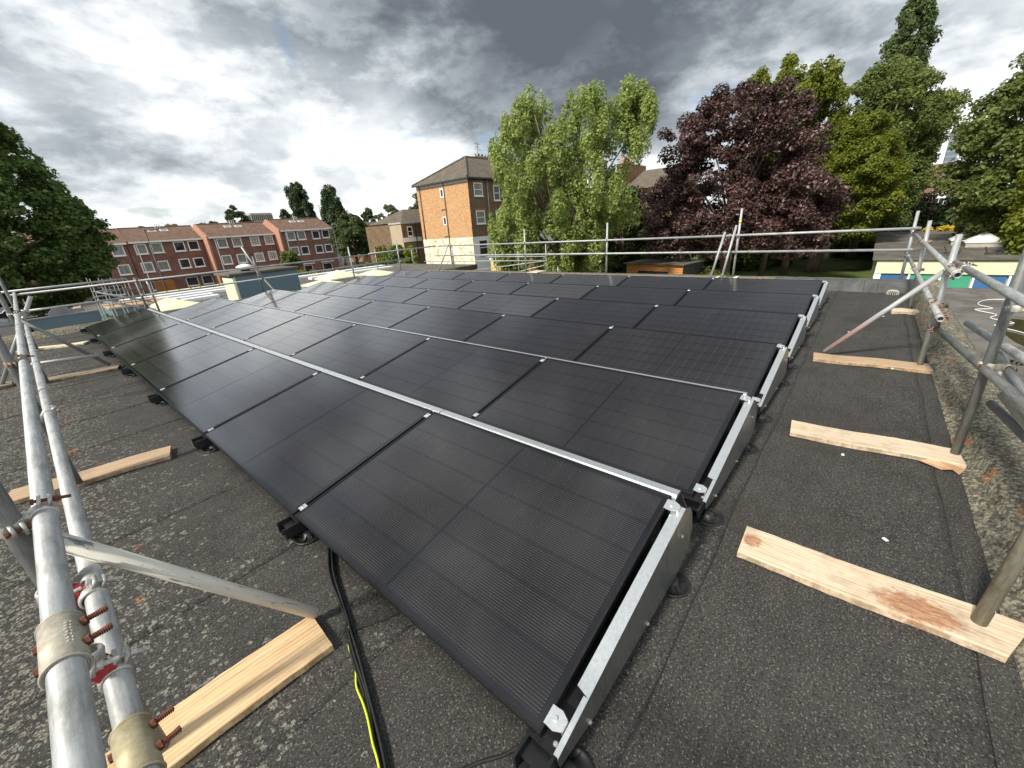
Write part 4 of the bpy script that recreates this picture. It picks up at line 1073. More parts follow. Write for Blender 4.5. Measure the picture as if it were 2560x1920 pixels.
# ================================================================== BUILDINGS
def window(parent, axis, c, u, z, w, h, pane='pane', frame=.11, bars=None, sill=True, fm='white_paint', proud=.05):
    """window on a wall with outward normal -X (axis 0) or -Y (axis 1); u runs along the wall"""
    def bx(name, u0, u1, z0, z1, d0, d1, mat, par):
        b = MB(); b.box(c-d1, c-d0, u0, u1, z0, z1) if axis == 0 else b.box(u0, u1, c-d1, c-d0, z0, z1)
        return b.build(name, mat, par)
    f = MB()
    for (u0, u1, z0, z1) in ((u-w/2, u-w/2+frame, z-h/2, z+h/2), (u+w/2-frame, u+w/2, z-h/2, z+h/2), (u-w/2+frame, u+w/2-frame, z+h/2-frame, z+h/2), (u-w/2+frame, u+w/2-frame, z-h/2, z-h/2+frame)):
        f.box(c-proud, c-.003, u0, u1, z0, z1) if axis == 0 else f.box(u0, u1, c-proud, c-.003, z0, z1)
    fo = f.build('window', fm, parent)
    bx('pane', u-w/2+frame, u+w/2-frame, z-h/2+frame, z+h/2-frame, .002, .012, pane, fo)
    if bars == 'sash': bx('bar', u-w/2+frame, u+w/2-frame, z-.05, z+.03, .013, proud-.005, fm, fo)
    elif bars:
        nx, nz = bars
        for k in range(1, nx): uu = u-w/2+w*k/nx; bx('bar', uu-.025, uu+.025, z-h/2+frame, z+h/2-frame, .013, .030, fm, fo)
        for k in range(1, nz): zz2 = z-h/2+h*k/nz; bx('bar', u-w/2+frame, u+w/2-frame, zz2-.025, zz2+.025, .0315, .042, fm, fo)
    if sill: bx('sill', u-w/2-.07, u+w/2+.07, z-h/2-.10, z-h/2-.004, 0.0, proud+.10, fm, fo)
    return fo
def terrace(label, x0, x1, y, eave, ridge, wins, low, side_mat='brick_red_sunlit', skew=0):
    t = empty('terraced_house', (0, 0, 0)); tag(t, label, 'house', 'red brick terrace beyond the street')
    d = 9.0
    MB().box(x0+.12, x1, y, y+d, GZ, eave).build('wall', 'brick_red', t)
    MB().prism([(y-.01, GZ), (y+d, GZ), (y+d, eave), (y+d/2, ridge+.10), (y-.05, eave+.12)], x0-.12, x0+.118, 0).build('party_wall', side_mat, t)
    rf = MB(); ov = .3
    rf.add([(x0+.12, y-ov, eave-.02), (x1+.1, y-ov, eave-.02), (x1+.1, y+d/2, ridge), (x0+.12, y+d/2, ridge), (x0+.12, y+d+ov, eave-.02), (x1+.1, y+d+ov, eave-.02),
            (x0+.12, y-ov, eave-.12), (x1+.1, y-ov, eave-.12), (x1+.1, y+d+ov, eave-.12), (x0+.12, y+d+ov, eave-.12)],
           [(0, 1, 2, 3), (3, 2, 5, 4), (6, 7, 1, 0), (1, 7, 8, 5, 2), (0, 3, 4, 9, 6), (6, 9, 8, 7)])
    ro = rf.build('roof', 'tile_brown', t)
    MB().box(x0+.12, x1+.1, y-ov-.10, y-ov-.003, eave-.22, eave+.02).build('gutter', 'white_paint', t)
    MB().tube([(x0+.12, y+d/2, ridge+.02), (x1+.1, y+d/2, ridge+.02)], .11, 8).build('ridge_tile', 'tile_brown', ro)
    rg = random.Random(int(x0))
    for k in range(2):
        u = x0+(x1-x0)*(.42+.16*k); q = .50
        zc = eave+(ridge-eave)*.72; yc = y+d/2*.72
        m = Matrix.Translation((u, yc, zc)) @ Matrix.Rotation(math.atan2(ridge-eave, d/2), 4, 'X')
        MB().box(-q, q, -.35, .35, .03, .10).xf(m).build('roof_window', 'white_paint', ro)
        MB().box(-q+.1, q-.1, -.27, .27, .102, .112).xf(m).build('roof_pane', 'pane_curtain', ro)
    for k in range(3):
        u = x0+(x1-x0)*(.50+.03*k); MB().tube([(u, y+d/2-.3, ridge-.15), (u, y+d/2-.3, ridge+.55-.1*k)], .06, 8).build('vent_pipe', 'white_paint', ro)
    for (u, z, p, bars) in wins: window(t, 1, y, u, z, 1.42, 1.42, p, .14, bars)
    for u, wd in low:
        window(t, 1, y, u, -3.4, wd, 1.35, 'pane', .10, None); MB().box(u-wd/2-.25, u+wd/2+.25, y-.75, y-.002, -2.52, -2.40).build('canopy', 'white_paint', t)
    MB().tube([(x0+.9, y-.08, GZ), (x0+.9, y-.08, eave-.15)], .07, 8).build('drainpipe', 'white_paint', t)
    return t
cu, dk = 'pane_curtain', 'pane'
terrace('brick terrace house at the left end, half hidden by the big tree', -2.0, 10.9, 82.0, 2.90, 4.95, [(9.8, 1.92, cu, None), (9.7, -.70, cu, None), (5.2, 1.92, dk, None), (5.2, -.70, dk, None), (2.4, 1.92, cu, None), (2.4, -.7, cu, None)], [(6.0, 1.5), (8.0, 1.5)], 'brick_red')
terrace('brick terrace house left of centre with four upper windows', 11.1, 20.4, 82.0, 2.96, 5.0, [(12.39, 1.93, cu, None), (14.30, 1.95, cu, None), (17.07, 1.95, dk, None), (18.93, 1.96, dk, None), (12.38, -.65, cu, None), (14.29, -.64, cu, None), (17.02, -.60, dk, None), (18.92, -.61, dk, None)], [(13.3, 2.6), (17.2, 1.6), (19.3, 1.5)], 'brick_red')
terrace('middle brick terrace house with white gridded windows', 20.45, 30.5, 79.6, 2.99, 5.05, [(22.27, 1.99, cu, None), (24.40, 2.0, cu, None), (27.14, 1.97, cu, (3, 4)), (29.37, 2.0, cu, (3, 4)), (22.23, -.58, cu, None), (24.42, -.58, cu, None), (27.15, -.63, cu, (4, 4)), (29.32, -.55, cu, (4, 4))], [(23.0, 1.6), (28.0, 1.6)])
terrace('right end brick terrace house with dark open windows', 30.57, 40.0, 77.4, 3.35, 5.30, [(32.3, 2.37, cu, None), (34.12, 2.36, cu, None), (36.73, 2.34, dk, None), (38.6, 2.39, dk, None), (32.38, -.13, cu, None), (34.14, -.16, dk, None), (36.78, -.15, dk, None), (38.58, -.13, dk, None)], [(34.0, 1.6), (37.6, 1.8)])

# the tall yellow brick building with hipped roof
yb = empty('brick_house', (37.3, 37.6, GZ)); tag(yb, 'tall yellow brick house with hipped grey roof and white painted base', 'building')
YX, YY, YE = 24.0, 9.8, 7.27-GZ
WT = .53-GZ
MB().box(.06, YX, .06, YY, WT+.02, YE).build('wall', 'brick_stock', yb)
MB().box(0, .058, 0, YY, WT, YE).build('side_wall', 'brick_orange_sunlit', yb)
MB().box(-.03, .055, -.03, YY, 0, WT-.002).build('side_base', 'paint_peeling', yb)
MB().box(.057, YX, -.03, YY, 0, WT-.002).build('front_base', 'paint_white', yb)
o_ = .38; AZ_ = 3.05; h_ = YY/2
rf = MB(); rf.add([(-o_, -o_, YE), (YX+o_, -o_, YE), (YX+o_, YY+o_, YE), (-o_, YY+o_, YE), (h_, h_, YE+AZ_), (YX-h_, h_, YE+AZ_), (-o_, -o_, YE-.10), (YX+o_, -o_, YE-.10), (YX+o_, YY+o_, YE-.10), (-o_, YY+o_, YE-.10)],
                  [(0, 1, 5, 4), (1, 2, 5), (2, 3, 4, 5), (3, 0, 4), (6, 7, 1, 0), (7, 8, 2, 1), (8, 9, 3, 2), (9, 6, 0, 3), (6, 9, 8, 7)])
ro = rf.build('roof', 'tile_grey', yb)
for a, b_ in (((-o_, -o_, YE), (h_, h_, YE+AZ_)), ((-o_, YY+o_, YE), (h_, h_, YE+AZ_)), ((h_, h_, YE+AZ_), (YX-h_, h_, YE+AZ_))):
    MB().tube([Vector(a)+Vector((0, 0, .04)), Vector(b_)+Vector((0, 0, .04))], .13, 8).build('hip_tile', 'tile_grey', ro)
MB().box(-o_-.10, -o_-.003, -o_-.1, YY+o_, YE-.20, YE-.05).build('gutter', 'dark_metal', yb); MB().box(-o_, YX, -o_-.10, -o_-.003, YE-.20, YE-.05).build('gutter', 'dark_metal', yb)
MB().box(-.005, .0, -.02, YY, YE-.45, YE-.15).xf(Matrix.Translation((-.03, 0, 0))).build('fascia', 'white_paint', yb)
ch = empty('chimney', (8.6, 6.6, YE+.6)); ch.parent = yb
MB().box(0, 6.5, 0, .9, 0, 3.0).build('stack', 'brick_garden', ch); MB().box(-.08, 6.58, -.08, .98, 3.002, 3.12).build('coping', 'concrete', ch)
for k in range(9): MB().lathe([(.15, 3.12), (.13, 3.42), (.16, 3.46)], 10, (.5+k*.68, .45, 0)).build('chimney_pot', 'dark_metal' if k % 3 else 'clay_pot', ch, True)
an = empty('tv_aerial', (46.9, 44.6, YE+GZ+3.7)); tag(an, 'spiky television aerial above the chimney of the yellow brick house', 'aerial')
MB().tube([(0, 0, 0), (0, 0, 1.7)], .03, 6).build('mast', 'dark_metal', an)
for z, L in ((1.6, .9), (1.25, .6), (.95, 1.2)):
    MB().tube([(-L/2, 0, z), (L/2, 0, z-.1)], .018, 5).build('boom', 'dark_metal', an)
    for k in range(4): MB().tube([(-L/2+L*k/3, -.25, z-.03*k), (-L/2+L*k/3, .25, z-.03*k)], .012, 5).build('element', 'dark_metal', an)
Lz = -GZ
def ywin(ax, u, z, w, h, p='pane', bars='sash', fr=.12): window(yb, ax, -.0 if ax == 1 and z > .5 else (-.03 if ax == 1 else 0), u, z+Lz, w, h, p, fr, bars)
for (x, z, w, h, p, bars) in ((39.05, 5.94, 1.55, 1.50, cu, 'sash'), (42.43, 5.58, 1.2, 1.8, dk, 'sash'), (39.09, 2.78, 1.6, 1.55, cu, 'sash'), (42.58, 2.43, 1.25, 2.1, dk, 'sash'), (46.5, 5.6, 1.2, 1.8, dk, 'sash'), (46.5, 2.4, 1.2, 2.0, dk, 'sash'), (51, 5.6, 1.2, 1.8, dk, 'sash'), (51, 2.4, 1.2, 1.8, dk, 'sash')):
    f = window(yb, 1, .06, x-37.3, z+Lz, w, h, p, .13, bars); 
    MB().box(x-37.3-w/2-.15, x-37.3+w/2+.15, .02, .058, z+Lz+h/2+.002, z+Lz+h/2+.25).build('lintel', 'brick_garden', f)
for (x, z, w, h, p) in ((39.03, -.82, 1.6, 1.85, dk), (43.12, -1.48, 1.0, .9, cu), (45.17, -.85, 1.1, 2.3, dk), (55.4, -1.6, 1.7, 1.6, dk)): window(yb, 1, -.03, x-37.3, z+Lz, w, h, p, .10, 'sash' if h > 1 else None)
for (y, z) in ((42.37, 5.95), (42.38, 2.68)): window(yb, 0, 0, y-37.6, z+Lz, .66, 1.05, dk, .14, None, False)
for y, z0, z1 in ((4.30, 1.6, YE-.2), (9.1, WT, YE-.2)): MB().tube([(-.09, y, z0), (-.09, y, z1)], .06, 8).build('drainpipe', 'brick_stock', yb, True)
MB().tube([(3.38, -.03, WT-2), (3.38, -.03, YE-.2)], .06, 8).build('drainpipe', 'concrete', yb, True)
for z in (WT+3.6, WT+.35): MB().tube([(-.10, 4.3, z), (-.10, 5.3, z-.1)], .05, 8).build('waste_pipe', 'concrete', yb, True)

# beige house left of it
bh = empty('beige_house', (35.1, 49.0, GZ)); tag(bh, 'beige rendered house with low hipped roof left of the yellow brick house', 'house')
E_ = 2.72-GZ
MB().box(0, .06, .0, 2.7, 0, E_).build('side_wall', 'render_beige', bh); MB().box(.062, 8, -.0, 9, 0, E_).build('wall', 'brick_stock', bh)
MB().bbox(-.12, 8, -.12, 2.8, E_+.002, E_+.22, .02).build('parapet', 'concrete', bh)
MB().add([(.6, .6, E_+.225), (8, .6, E_+.225), (8, 9, E_+.225), (.6, 9, E_+.225), (4, 4.6, E_+2.1), (8, 4.6, E_+2.1)], [(0, 1, 5, 4), (3, 0, 4), (2, 3, 4, 5)]).build('roof', 'tile_grey', bh)
window(bh, 1, 0, 1.35, E_-1.0, .9, 1.3, dk, .12, 'sash'); MB().box(.1, 3.2, -.08, -.003, E_-2.35, E_-1.78).build('string_course', 'white_paint', bh); window(bh, 1, 0, 1.5, E_-4.0, 1.0, 1.5, dk, .12, 'sash')
MB().tube([(2.3, -.1, 0), (2.3, -.1, E_)], .07, 8).build('drainpipe', 'dark_metal', bh)

# far terrace with white windows, pale office block, glass tower, red tiled house on the right
ft = empty('far_terrace', (57, 95, GZ)); tag(ft, 'far flat roofed terrace with white windows behind the round tree', 'building')
MB().box(0, 22, 0, 9, 0, 8.6).build('wall', 'brick_garden', ft); MB().box(-.2, 22.2, -.3, 9.2, 8.602, 9.2).build('roof', 'concrete', ft)
for k in range(8):
    for z in (6.9, 4.2): window(ft, 1, 0, 1.6+k*2.6, z, 1.5, 1.5, cu, .25, None)
of = empty('office_block', (*pol(20.4, 300), GZ)); tag(of, 'pale concrete office block far off above the terrace roofs', 'building')
MB().box(-5.8, 5.8, 0, 8, 0, 21.6).build('wall', 'dark_metal', of); MB().box(-6.0, 6.0, -.3, 8, 21.602, 22.6).build('roof', 'concrete', of)
for k in range(12): MB().box(-5.9+k*1.06, -5.45+k*1.06, -.5, -.003, 0, 21.6).build('fin', 'concrete', of)
for z in (17.6, 14.0): MB().box(-5.95, 5.95, -.3, -.004, z, z+.7).build('floor_band', 'concrete', of)
tw = empty('glass_tower', (*pol(94.1, 400), GZ)); tag(tw, 'distant grey glass tower beyond the right hand trees', 'building')
MB().box(-2.6, 2.6, -2.6, 2.6, 0, 44).build('core', 'hut_blue', tw)
for k in range(13): MB().box(-2.7, 2.7, -2.7, 2.7, 6+k*3, 7+k*3).build('floor_band', 'grey_metal', tw)
rh = empty('tiled_house', (*pol(93.9, 80), GZ)); rh.rotation_euler.z = 0; tag(rh, 'red tiled house with white bay window glimpsed through the right trees', 'house')
MB().box(0, 8, -2.5, 4, 0, 6.2).build('wall', 'brick_garden', rh)
MB().add([(-.3, -2.7, 6.1), (-.3, 4.2, 6.1), (4, 4.2, 10), (4, -2.7, 10), (8.3, -2.7, 6.1), (8.3, 4.2, 6.1)], [(0, 3, 2, 1), (3, 4, 5, 2), (0, 4, 3), (1, 2, 5)]).build('roof', 'tile_brown', rh)
MB().bbox(-.8, -.003, -1.2, 1.2, 1, 6.4, .1).build('bay', 'white_paint', rh); window(rh, 0, -.8, 0, 5.2, 1.8, 1.4, dk, .15, (3, 1)); MB().box(2.5, 4.0, 3.0, 4.3, 6, 11.2).build('chimney', 'brick_garden', rh)

# houses glimpsed behind the light tree
rb = empty('terrace_back', (62, 30, GZ)); tag(rb, 'dark rear dormer and chimneys between the light and copper trees', 'building')
MB().box(0, 12, -8, 12, 0, 10.2).build('wall', 'brick_stock', rb); MB().box(-.2, 5, 3, 11, 10.202, 13.0).build('dormer', 'dark_metal', rb)
MB().box(-.1, 8, -.5, .6, 10.203, 13.6).build('chimney_stack', 'brick_garden', rb)
for k in range(6): MB().lathe([(.16, 13.6), (.13, 14.5)], 8, (.4+k*.6, 0, 0)).build('chimney_pot', 'clay_pot', rb)
MB().add([(-.4, -8.4, 9.9), (-.4, -.6, 9.9), (4, -2.0, 12.6), (4, -6.6, 12.6), (9, -8.4, 9.9), (9, -.6, 9.9)], [(0, 3, 2, 1), (3, 4, 5, 2), (0, 4, 3), (1, 2, 5)]).build('hipped_roof', 'tile_grey', rb)
for u, z in ((5, 11.6), (8.5, 11.6)): window(rb, 0, -.2, u, z, 1.1, 1.5, cu, .18, None, False)

# yard between the roof and the yellow house
ex = empty('brick_extension', (36.0, 22.5, GZ)); tag(ex, 'low brick garden extension in front of the light green tree', 'building')
MB().box(0, 5.5, 0, 8.0, 0, 3.2).build('wall', 'brick_garden', ex); MB().bbox(-.15, 5.6, -.15, 8.1, 3.202, 3.34, .03).build('roof', 'far_felt', ex); window(ex, 0, 0, 2.6, 1.7, 2.2, 1.4, dk, .16, (3, 1)); 
yx = empty('yellow_container', (24.0, 20.9, GZ)); tag(yx, 'yellow painted box store behind the back edge below the white wall', 'container')
MB().bbox(0, 1.2, 0, 1.6, 0, 3.75, .03).build('body', 'yellow_box', yx); MB().bbox(-.06, 1.26, -.06, 1.66, 3.752, 3.86, .02).build('lid', 'white_sheet', yx); MB().box(-.03, -.002, .2, .7, 1.6, 2.9).build('door', 'dark_metal', yx)
gbn = empty('green_bin', (23.8, 28.6, GZ)); tag(gbn, 'teal green bin lid at the foot of the peeling wall', 'bin')
MB().bbox(0, 1.0, 0, 1.3, 0, 3.05, .05).build('body', 'bin_green', gbn); MB().bbox(-.06, 1.06, -.06, 1.36, 3.053, 3.2, .03).build('lid', 'bin_green', gbn)
ob = empty('orange_hoarding', (9.0, 60, GZ)); tag(ob, 'orange brown hoarding panel below the terrace at the left', 'hoarding')
MB().box(0, 1.7, 0, .1, 0, 3.0).build('board', 'orange_board', ob); MB().box(-.1, 0-.002, 0, .1, 0, 3.1).build('post', 'wood_dark', ob)
p1_, p2_ = Vector(pol(65.13, 36.5)), Vector(pol(72.06, 33.9))
cb = empty('garden_cabin', (p1_.x, p1_.y, GZ)); cb.rotation_euler.z = math.atan2(p2_.x-p1_.x, -(p2_.y-p1_.y))
tag(cb, 'cedar clad garden cabin with wide dark opening under the copper tree', 'cabin')
CW = (p2_-p1_).length
for z0 in [.0+.17*k for k in range(15)]:
    for (y0, y1) in (((-CW, -CW*.76), (-CW*.22, 0)) if z0 < 2.0 else ((-CW, 0),)):
        MB().box(0, .03, y0, y1, z0, z0+.155).build('cladding_board', 'cedar', cb)
MB().box(.032, 3, -CW, 0, 0, 2.5).build('frame', 'dark_metal', cb)
MB().bbox(-.25, 3.3, -CW-.2, .2, 2.552, 2.64, .02).build('roof', 'far_felt', cb); MB().box(.0, .028, -CW*.76+.002, -CW*.22-.002, .2, 2.0).build('glass_door', 'pane', cb)
# lower scaffold rail beyond the back edge
ls = 18.0
for k, (a, b_, lb) in enumerate((((ls, 23.2, -.35), (ls, 12.8, -.285), 'thin lower rail of the scaffold beyond the back edge'), ((ls, 17.2, -.065), (ls, 12.78, -.07), 'thin upper rail of the scaffold beyond the back edge'), ((ls, 18.5, -.89), (ls, 12.8, -.30), 'thin sloping tube of the scaffold beyond the back edge'), ((ls-.1, 16.0, -1.15), (ls-.1, 12.8, -.52), 'short sloping tube of the scaffold beyond the back edge'))):
    scaf(lb, a, b_, 'tube_bright', 'second scaffold beyond the back edge')
for k, (y, h) in enumerate(((12.8, .55), (14.75, .22), (16.48, .25), (20.2, .15), (22.6, .2))): scaf('thin post of the scaffold beyond the back edge, %s from the right' % ORD[k], (ls+.06, y, LZ), (ls+.06, y, h), 'tube_bright', 'second scaffold beyond the back edge')
for k, (az_, r_, h) in enumerate(((32.05, 34.0, .6), (36.63, 33, .45))): 
    x, y = pol(az_, r_); scaf('thin pole standing by the planting behind the far edge, %s from the left' % ORD[k], (x, y, LZ), (x, y, h), 'tube_bright', 'poles by the far planting')

# the single storey block on the right
rbk = empty('nursery_block', (36.0, -1.1, GZ)); tag(rbk, 'flat roofed block with pale green fascia and coloured panels at the right', 'building')
FT = -2.0-GZ
MB().box(.15, 29, -26, 0, 0, FT-.14).build('wall', 'concrete', rbk)
MB().bbox(-.25, 29.3, -26.3, .25, FT-.13, FT, .02).build('roof', 'far_felt', rbk)
yy = 0.0; k = 0
while yy > -24:
    w = 3.2; MB().box(-.10, .148, yy-w+.015, yy-.015, FT-.95, FT-.16).build('fascia_panel', 'pale_green', rbk); yy -= w
cols = ['door_blue', 'door_green', 'door_green', 'door_blue', 'door_blue', 'door_green']
for k in range(12):
    y0 = -.25-k*1.42
    MB().box(.02, .146, y0-1.36, y0-.10, 0, FT-.97).build('coloured_panel', cols[k % 6], rbk); MB().box(-.05, .14, y0-.098, y0, 0, FT-.96).build('mullion', 'white_paint', rbk)
MB().box(-.05, .14, -.248, .0, 0, FT-.96).build('corner_post', 'white_paint', rbk)
g_ = 'pyramid rooflights on the right hand block'
rooflight('white pyramid rooflight nearest on the right hand block', *pol(97.8, 45), -2.0, 1.9, .72, 'white_paint', g_, .3)
rooflight('white pyramid rooflight second on the right hand block', *pol(96.7, 47), -2.0, 1.7, .75, 'white_paint', g_, .3)
rooflight('white pyramid rooflight third on the right hand block', *pol(98.1, 55), -2.0, 2.0, .62, 'white_paint', g_, .3)
rooflight('cream pyramid rooflight farthest on the right hand block', *pol(98.95, 62), -2.0, 1.6, .5, 'skylight_yellow', g_, .3)
for k, (a, r_) in enumerate(((96.0, 39.5), (98.6, 39.0))):
    t = empty('roof_bracket', (*pol(a, r_), -2.0)); tag(t, 'black bracket on the roof of the right hand block, %s one' % ('left', 'right')[k], 'bracket')
    MB().tube([(0, .35, .45), (0, .2, .1), (0, -.3, .05), (0, -.45, .25)], .04, 6).build('bar', 'dark_metal', t); MB().bbox(-.1, .1, -.4, -.2, 0, .12, .02).build('weight', 'dark_metal', t); MB().bbox(-.1, .1, .1, .3, 0, .12, .02).build('weight', 'dark_metal', t)

# street lamps
def lamp(label, az_, r_, top, arm):
    x, y = pol(az_, r_); t = empty('street_lamp', (x, y, GZ)); tag(t, label, 'street lamp')
    MB().tube([(0, 0, 0), (0, 0, 1.2), (0, 0, top-GZ)], [.10, .09, .05], 8).build('post', 'dark_metal', t, True); MB().bbox(-.1, arm, -.12, .12, top-GZ, top-GZ+.12, .03).build('lantern', 'grey_metal', t)
lamp('dark street lamp in front of the left brick houses', 9.75, 60, 3.65, 1.2)
lamp('dark lamp post left of the round tree at the terrace end', 27.7, 66, 3.3, .5)
lamp('tall thin mast behind the right end terrace house', 26.6, 95, 7.6, .3)

# ================================================================== TREES
def leaves(name, mat, cl, parent, leaf, per, seed, zs=1.0, droop=0.0, flat=.5):
    """leaf faces scattered in clumps; cl holds (x,y,z,rx,ry,rz)"""
    g = np.random.default_rng(seed); cl = np.array(cl); n = len(cl)
    cnt = np.maximum(6, (per*(cl[:, 3]/cl[:, 3].mean())**1.6).astype(int)); tot = int(cnt.sum())
    idx = np.repeat(np.arange(n), cnt)
    d = g.normal(size=(tot, 3)); d /= np.linalg.norm(d, axis=1)[:, None]
    rad = g.uniform(.25, 1, tot)**.55
    c = cl[idx, :3]+d*rad[:, None]*cl[idx, 3:6]
    c[:, 2] -= droop*rad**2*(d[:, 0]**2+d[:, 1]**2)*cl[idx, 5]
    nrm = d*(1-flat)+np.array([0, 0, flat])+g.normal(size=(tot, 3))*.42
    nrm /= np.linalg.norm(nrm, axis=1)[:, None]
    a = np.cross(nrm, g.normal(size=(tot, 3))); a /= np.linalg.norm(a, axis=1)[:, None]
    b = np.cross(nrm, a)
    s = leaf*g.uniform(.55, 1.3, tot)[:, None]
    v = np.empty((tot, 4, 3)); fold = nrm*s*.22
    v[:, 0] = c-a*s*.62; v[:, 1] = c-b*s*.42+fold; v[:, 2] = c+a*s*.62; v[:, 3] = c+b*s*.42+fold
    me = bpy.data.meshes.new(name); me.vertices.add(tot*4); me.vertices.foreach_set('co', v.reshape(-1))
    me.loops.add(tot*6); me.polygons.add(tot*2)
    q = np.arange(tot)[:, None]*4+np.array([0, 1, 2, 0, 2, 3])[None]
    me.loops.foreach_set('vertex_index', q.reshape(-1).astype(np.int32)); me.polygons.foreach_set('loop_start', (np.arange(tot*2)*3).astype(np.int32))
    at = me.attributes.new('rnd', 'FLOAT', 'FACE'); cv = g.uniform(0, 1, n)
    at.data.foreach_set('value', np.repeat(np.clip(.6*g.uniform(0, 1, tot)+.4*cv[idx], 0, 1), 2).astype(np.float32))
    me.materials.append(MAT[mat]); me.update(); me.validate()
    o = bpy.data.objects.new(name, me); C.objects.link(o); o.parent = parent
    return o
def prof_r(prof, z):
    for (z0, r0), (z1, r1) in zip(prof, prof[1:]):
        if z0 <= z <= z1: return r0+(r1-r0)*(z-z0)/max(z1-z0, 1e-6)
    return 0
def tree(name, label, base, lobes, mat, ncl, crad, leaf, per, seed, trunk=(.35, None), stretch=1.0, droop=0.0, group=None, top_dir=(0, 0), flat=.5, limbs=14, inner=.35, ztrunk=None, gaps=9.0, lumpy=1.0):
    """lobes: (dx, dy, [(z, radius)...]) in world z; clumps fill each lobe, denser at its surface"""
    x0, y0 = base; rg = random.Random(seed)
    t = empty(name, (x0, y0, GZ)); tag(t, label, 'tree', group)
    cl = []; wts = [sum((p[0]-q[0])*(p[1]+q[1]) for q, p in zip(l[2], l[2][1:])) for l in lobes]; W_ = sum(wts)
    for (dx, dy, pf), w in zip(lobes, wts):
        m = max(3, int(ncl*w/W_)); zs = [p[0] for p in pf]; rm = max(p[1] for p in pf); k = 0
        while k < m:
            z = rg.uniform(zs[0]+.3*crad*stretch, zs[-1]-.75*crad*stretch); r = max(.15, prof_r(pf, z)-.5*crad)
            if rg.random() > (r/rm)**.8: continue
            a = rg.uniform(0, 2*math.pi); lump = 1+lumpy*(.16*math.sin(3*a+seed)+.12*math.sin(5*a+z*1.3+seed))
            f = rg.uniform(inner, 1)**.5*lump
            if math.sin(1.15*r*f*math.cos(a)+seed)*math.sin(1.25*r*f*math.sin(a)+2*seed)+.6*math.sin(1.1*z+a*2+3*seed) > gaps: continue
            zt = (z-zs[0])/(zs[-1]-zs[0]); c = crad*rg.uniform(.6, 1.25)*(1-.25*zt)
            cl.append((dx+top_dir[0]*zt+math.cos(a)*r*f, dy+top_dir[1]*zt+math.sin(a)*r*f, z-GZ, c, c, c*stretch)); k += 1
    tr, lean = trunk
    topz = max(c[2] for c in cl)*.80 if ztrunk is None else ztrunk-GZ
    lx, ly = lean or (0, 0); l0 = lobes[0]
    pts = [(lx, ly, 0), (lx*.8+l0[0]*.1, ly*.8+l0[1]*.1, topz*.12), (lx*.5+l0[0]*.4, ly*.5+l0[1]*.4, topz*.35), (lx*.2+l0[0]*.8+top_dir[0]*.3, ly*.2+l0[1]*.8+top_dir[1]*.3, topz*.65), (l0[0]+top_dir[0]*.7, l0[1]+top_dir[1]*.7, topz)]
    MB().tube(pts, [tr*1.5, tr, tr*.85, tr*.5, tr*.12], 10).build('trunk', 'bark', t, True)
    lb = MB()
    for q in rg.sample(cl, min(limbs, len(cl))):
        s_ = rg.uniform(.15, .6); a = Vector(pts[1]).lerp(Vector(pts[3]), s_); e = Vector(q[:3]); mid = a.lerp(e, .5)+Vector((0, 0, .10*(e-a).length))
        w = tr*.40*(1-s_*.5); lb.tube([a, mid, e], [w, w*.6, w*.15], 6)
    lb.build('limbs', 'bark', t, True)
    leaves('crown', mat, cl, t, leaf, per, seed, 1, droop, flat)
    return t
tree('broadleaf_tree', 'big dark green tree filling the left edge before the brick terrace', pol(-3.4, 45), [(0, 0, [(-1.6, 5.0), (.3, 7.9), (1.8, 8.4), (4, 8.3), (6.4, 7.5), (9.4, 5.9), (12, 4.2), (14.2, 2.0), (15.2, .8)])], 'leaf_dark', 1700, .70, .23, 80, 11, (.55, None), .6, .3, inner=.6, lumpy=.25)
tree('weeping_tree', 'light green drooping tree in front of the yellow brick house', pol(57.0, 32),
     [(0, 0, [(-2.4, 1.6), (-.5, 3.3), (2, 4.3), (4.5, 4.7), (6.6, 4.7), (8.2, 4.0), (9.5, 2.3), (10.1, .9)]), (2.6, -4.0, [(5.8, .6), (7.8, 1.5), (9.2, 1.1), (10.0, .4)]), (-2.4, 3.2, [(-1.6, 1.2), (1, 1.7), (3, 1.3)])],
     'leaf_light', 470, .52, .165, 165, 12, (.36, None), 1.9, .2, flat=.35, inner=.3, limbs=40, gaps=.72)
tree('broadleaf_tree', 'darker green tree filling between the light drooping tree and the copper tree', pol(64.6, 44), [(0, 0, [(-3.6, 2.4), (-1, 3.0), (1.5, 2.9), (3.4, 1.9), (4.6, .6)])], 'leaf_poplar', 170, .75, .22, 120, 24, (.22, None), .9, .2)
tree('copper_beech', 'large dark purple copper tree behind the back rails', pol(76.4, 40),
     [(0, 0, [(-1.7, 4.6), (-.4, 6.8), (1.0, 7.0), (3, 6.2), (5, 5.7), (7.6, 5.0), (9.2, 3.4), (10.2, 1.5)]), (-.5, -5.4, [(-1.6, 1.2), (0, 2.2), (1.2, 1.6), (1.8, .5)])], 'leaf_copper', 560, .85, .18, 230, 13, (.42, (.3, -.3)), .75, .3, gaps=1.1)
tree('feathery_tree', 'feathery green tree rising behind the copper tree', pol(81.4, 56), [(0, 0, [(0, 4.2), (6, 5.0), (10, 4.9), (12.6, 3.6), (14.0, 1.8)]), (0, 3.4, [(9, 1.0), (13, 1.3), (15.4, .4)]), (0, -2.0, [(10, 1.2), (13, 1.2), (15.0, .4)]), (0, 1.0, [(11, 1.0), (14, .9), (15.8, .3)])], 'leaf_olive', 420, .75, .25, 120, 14, (.3, None), 1.25, .1, flat=.2)
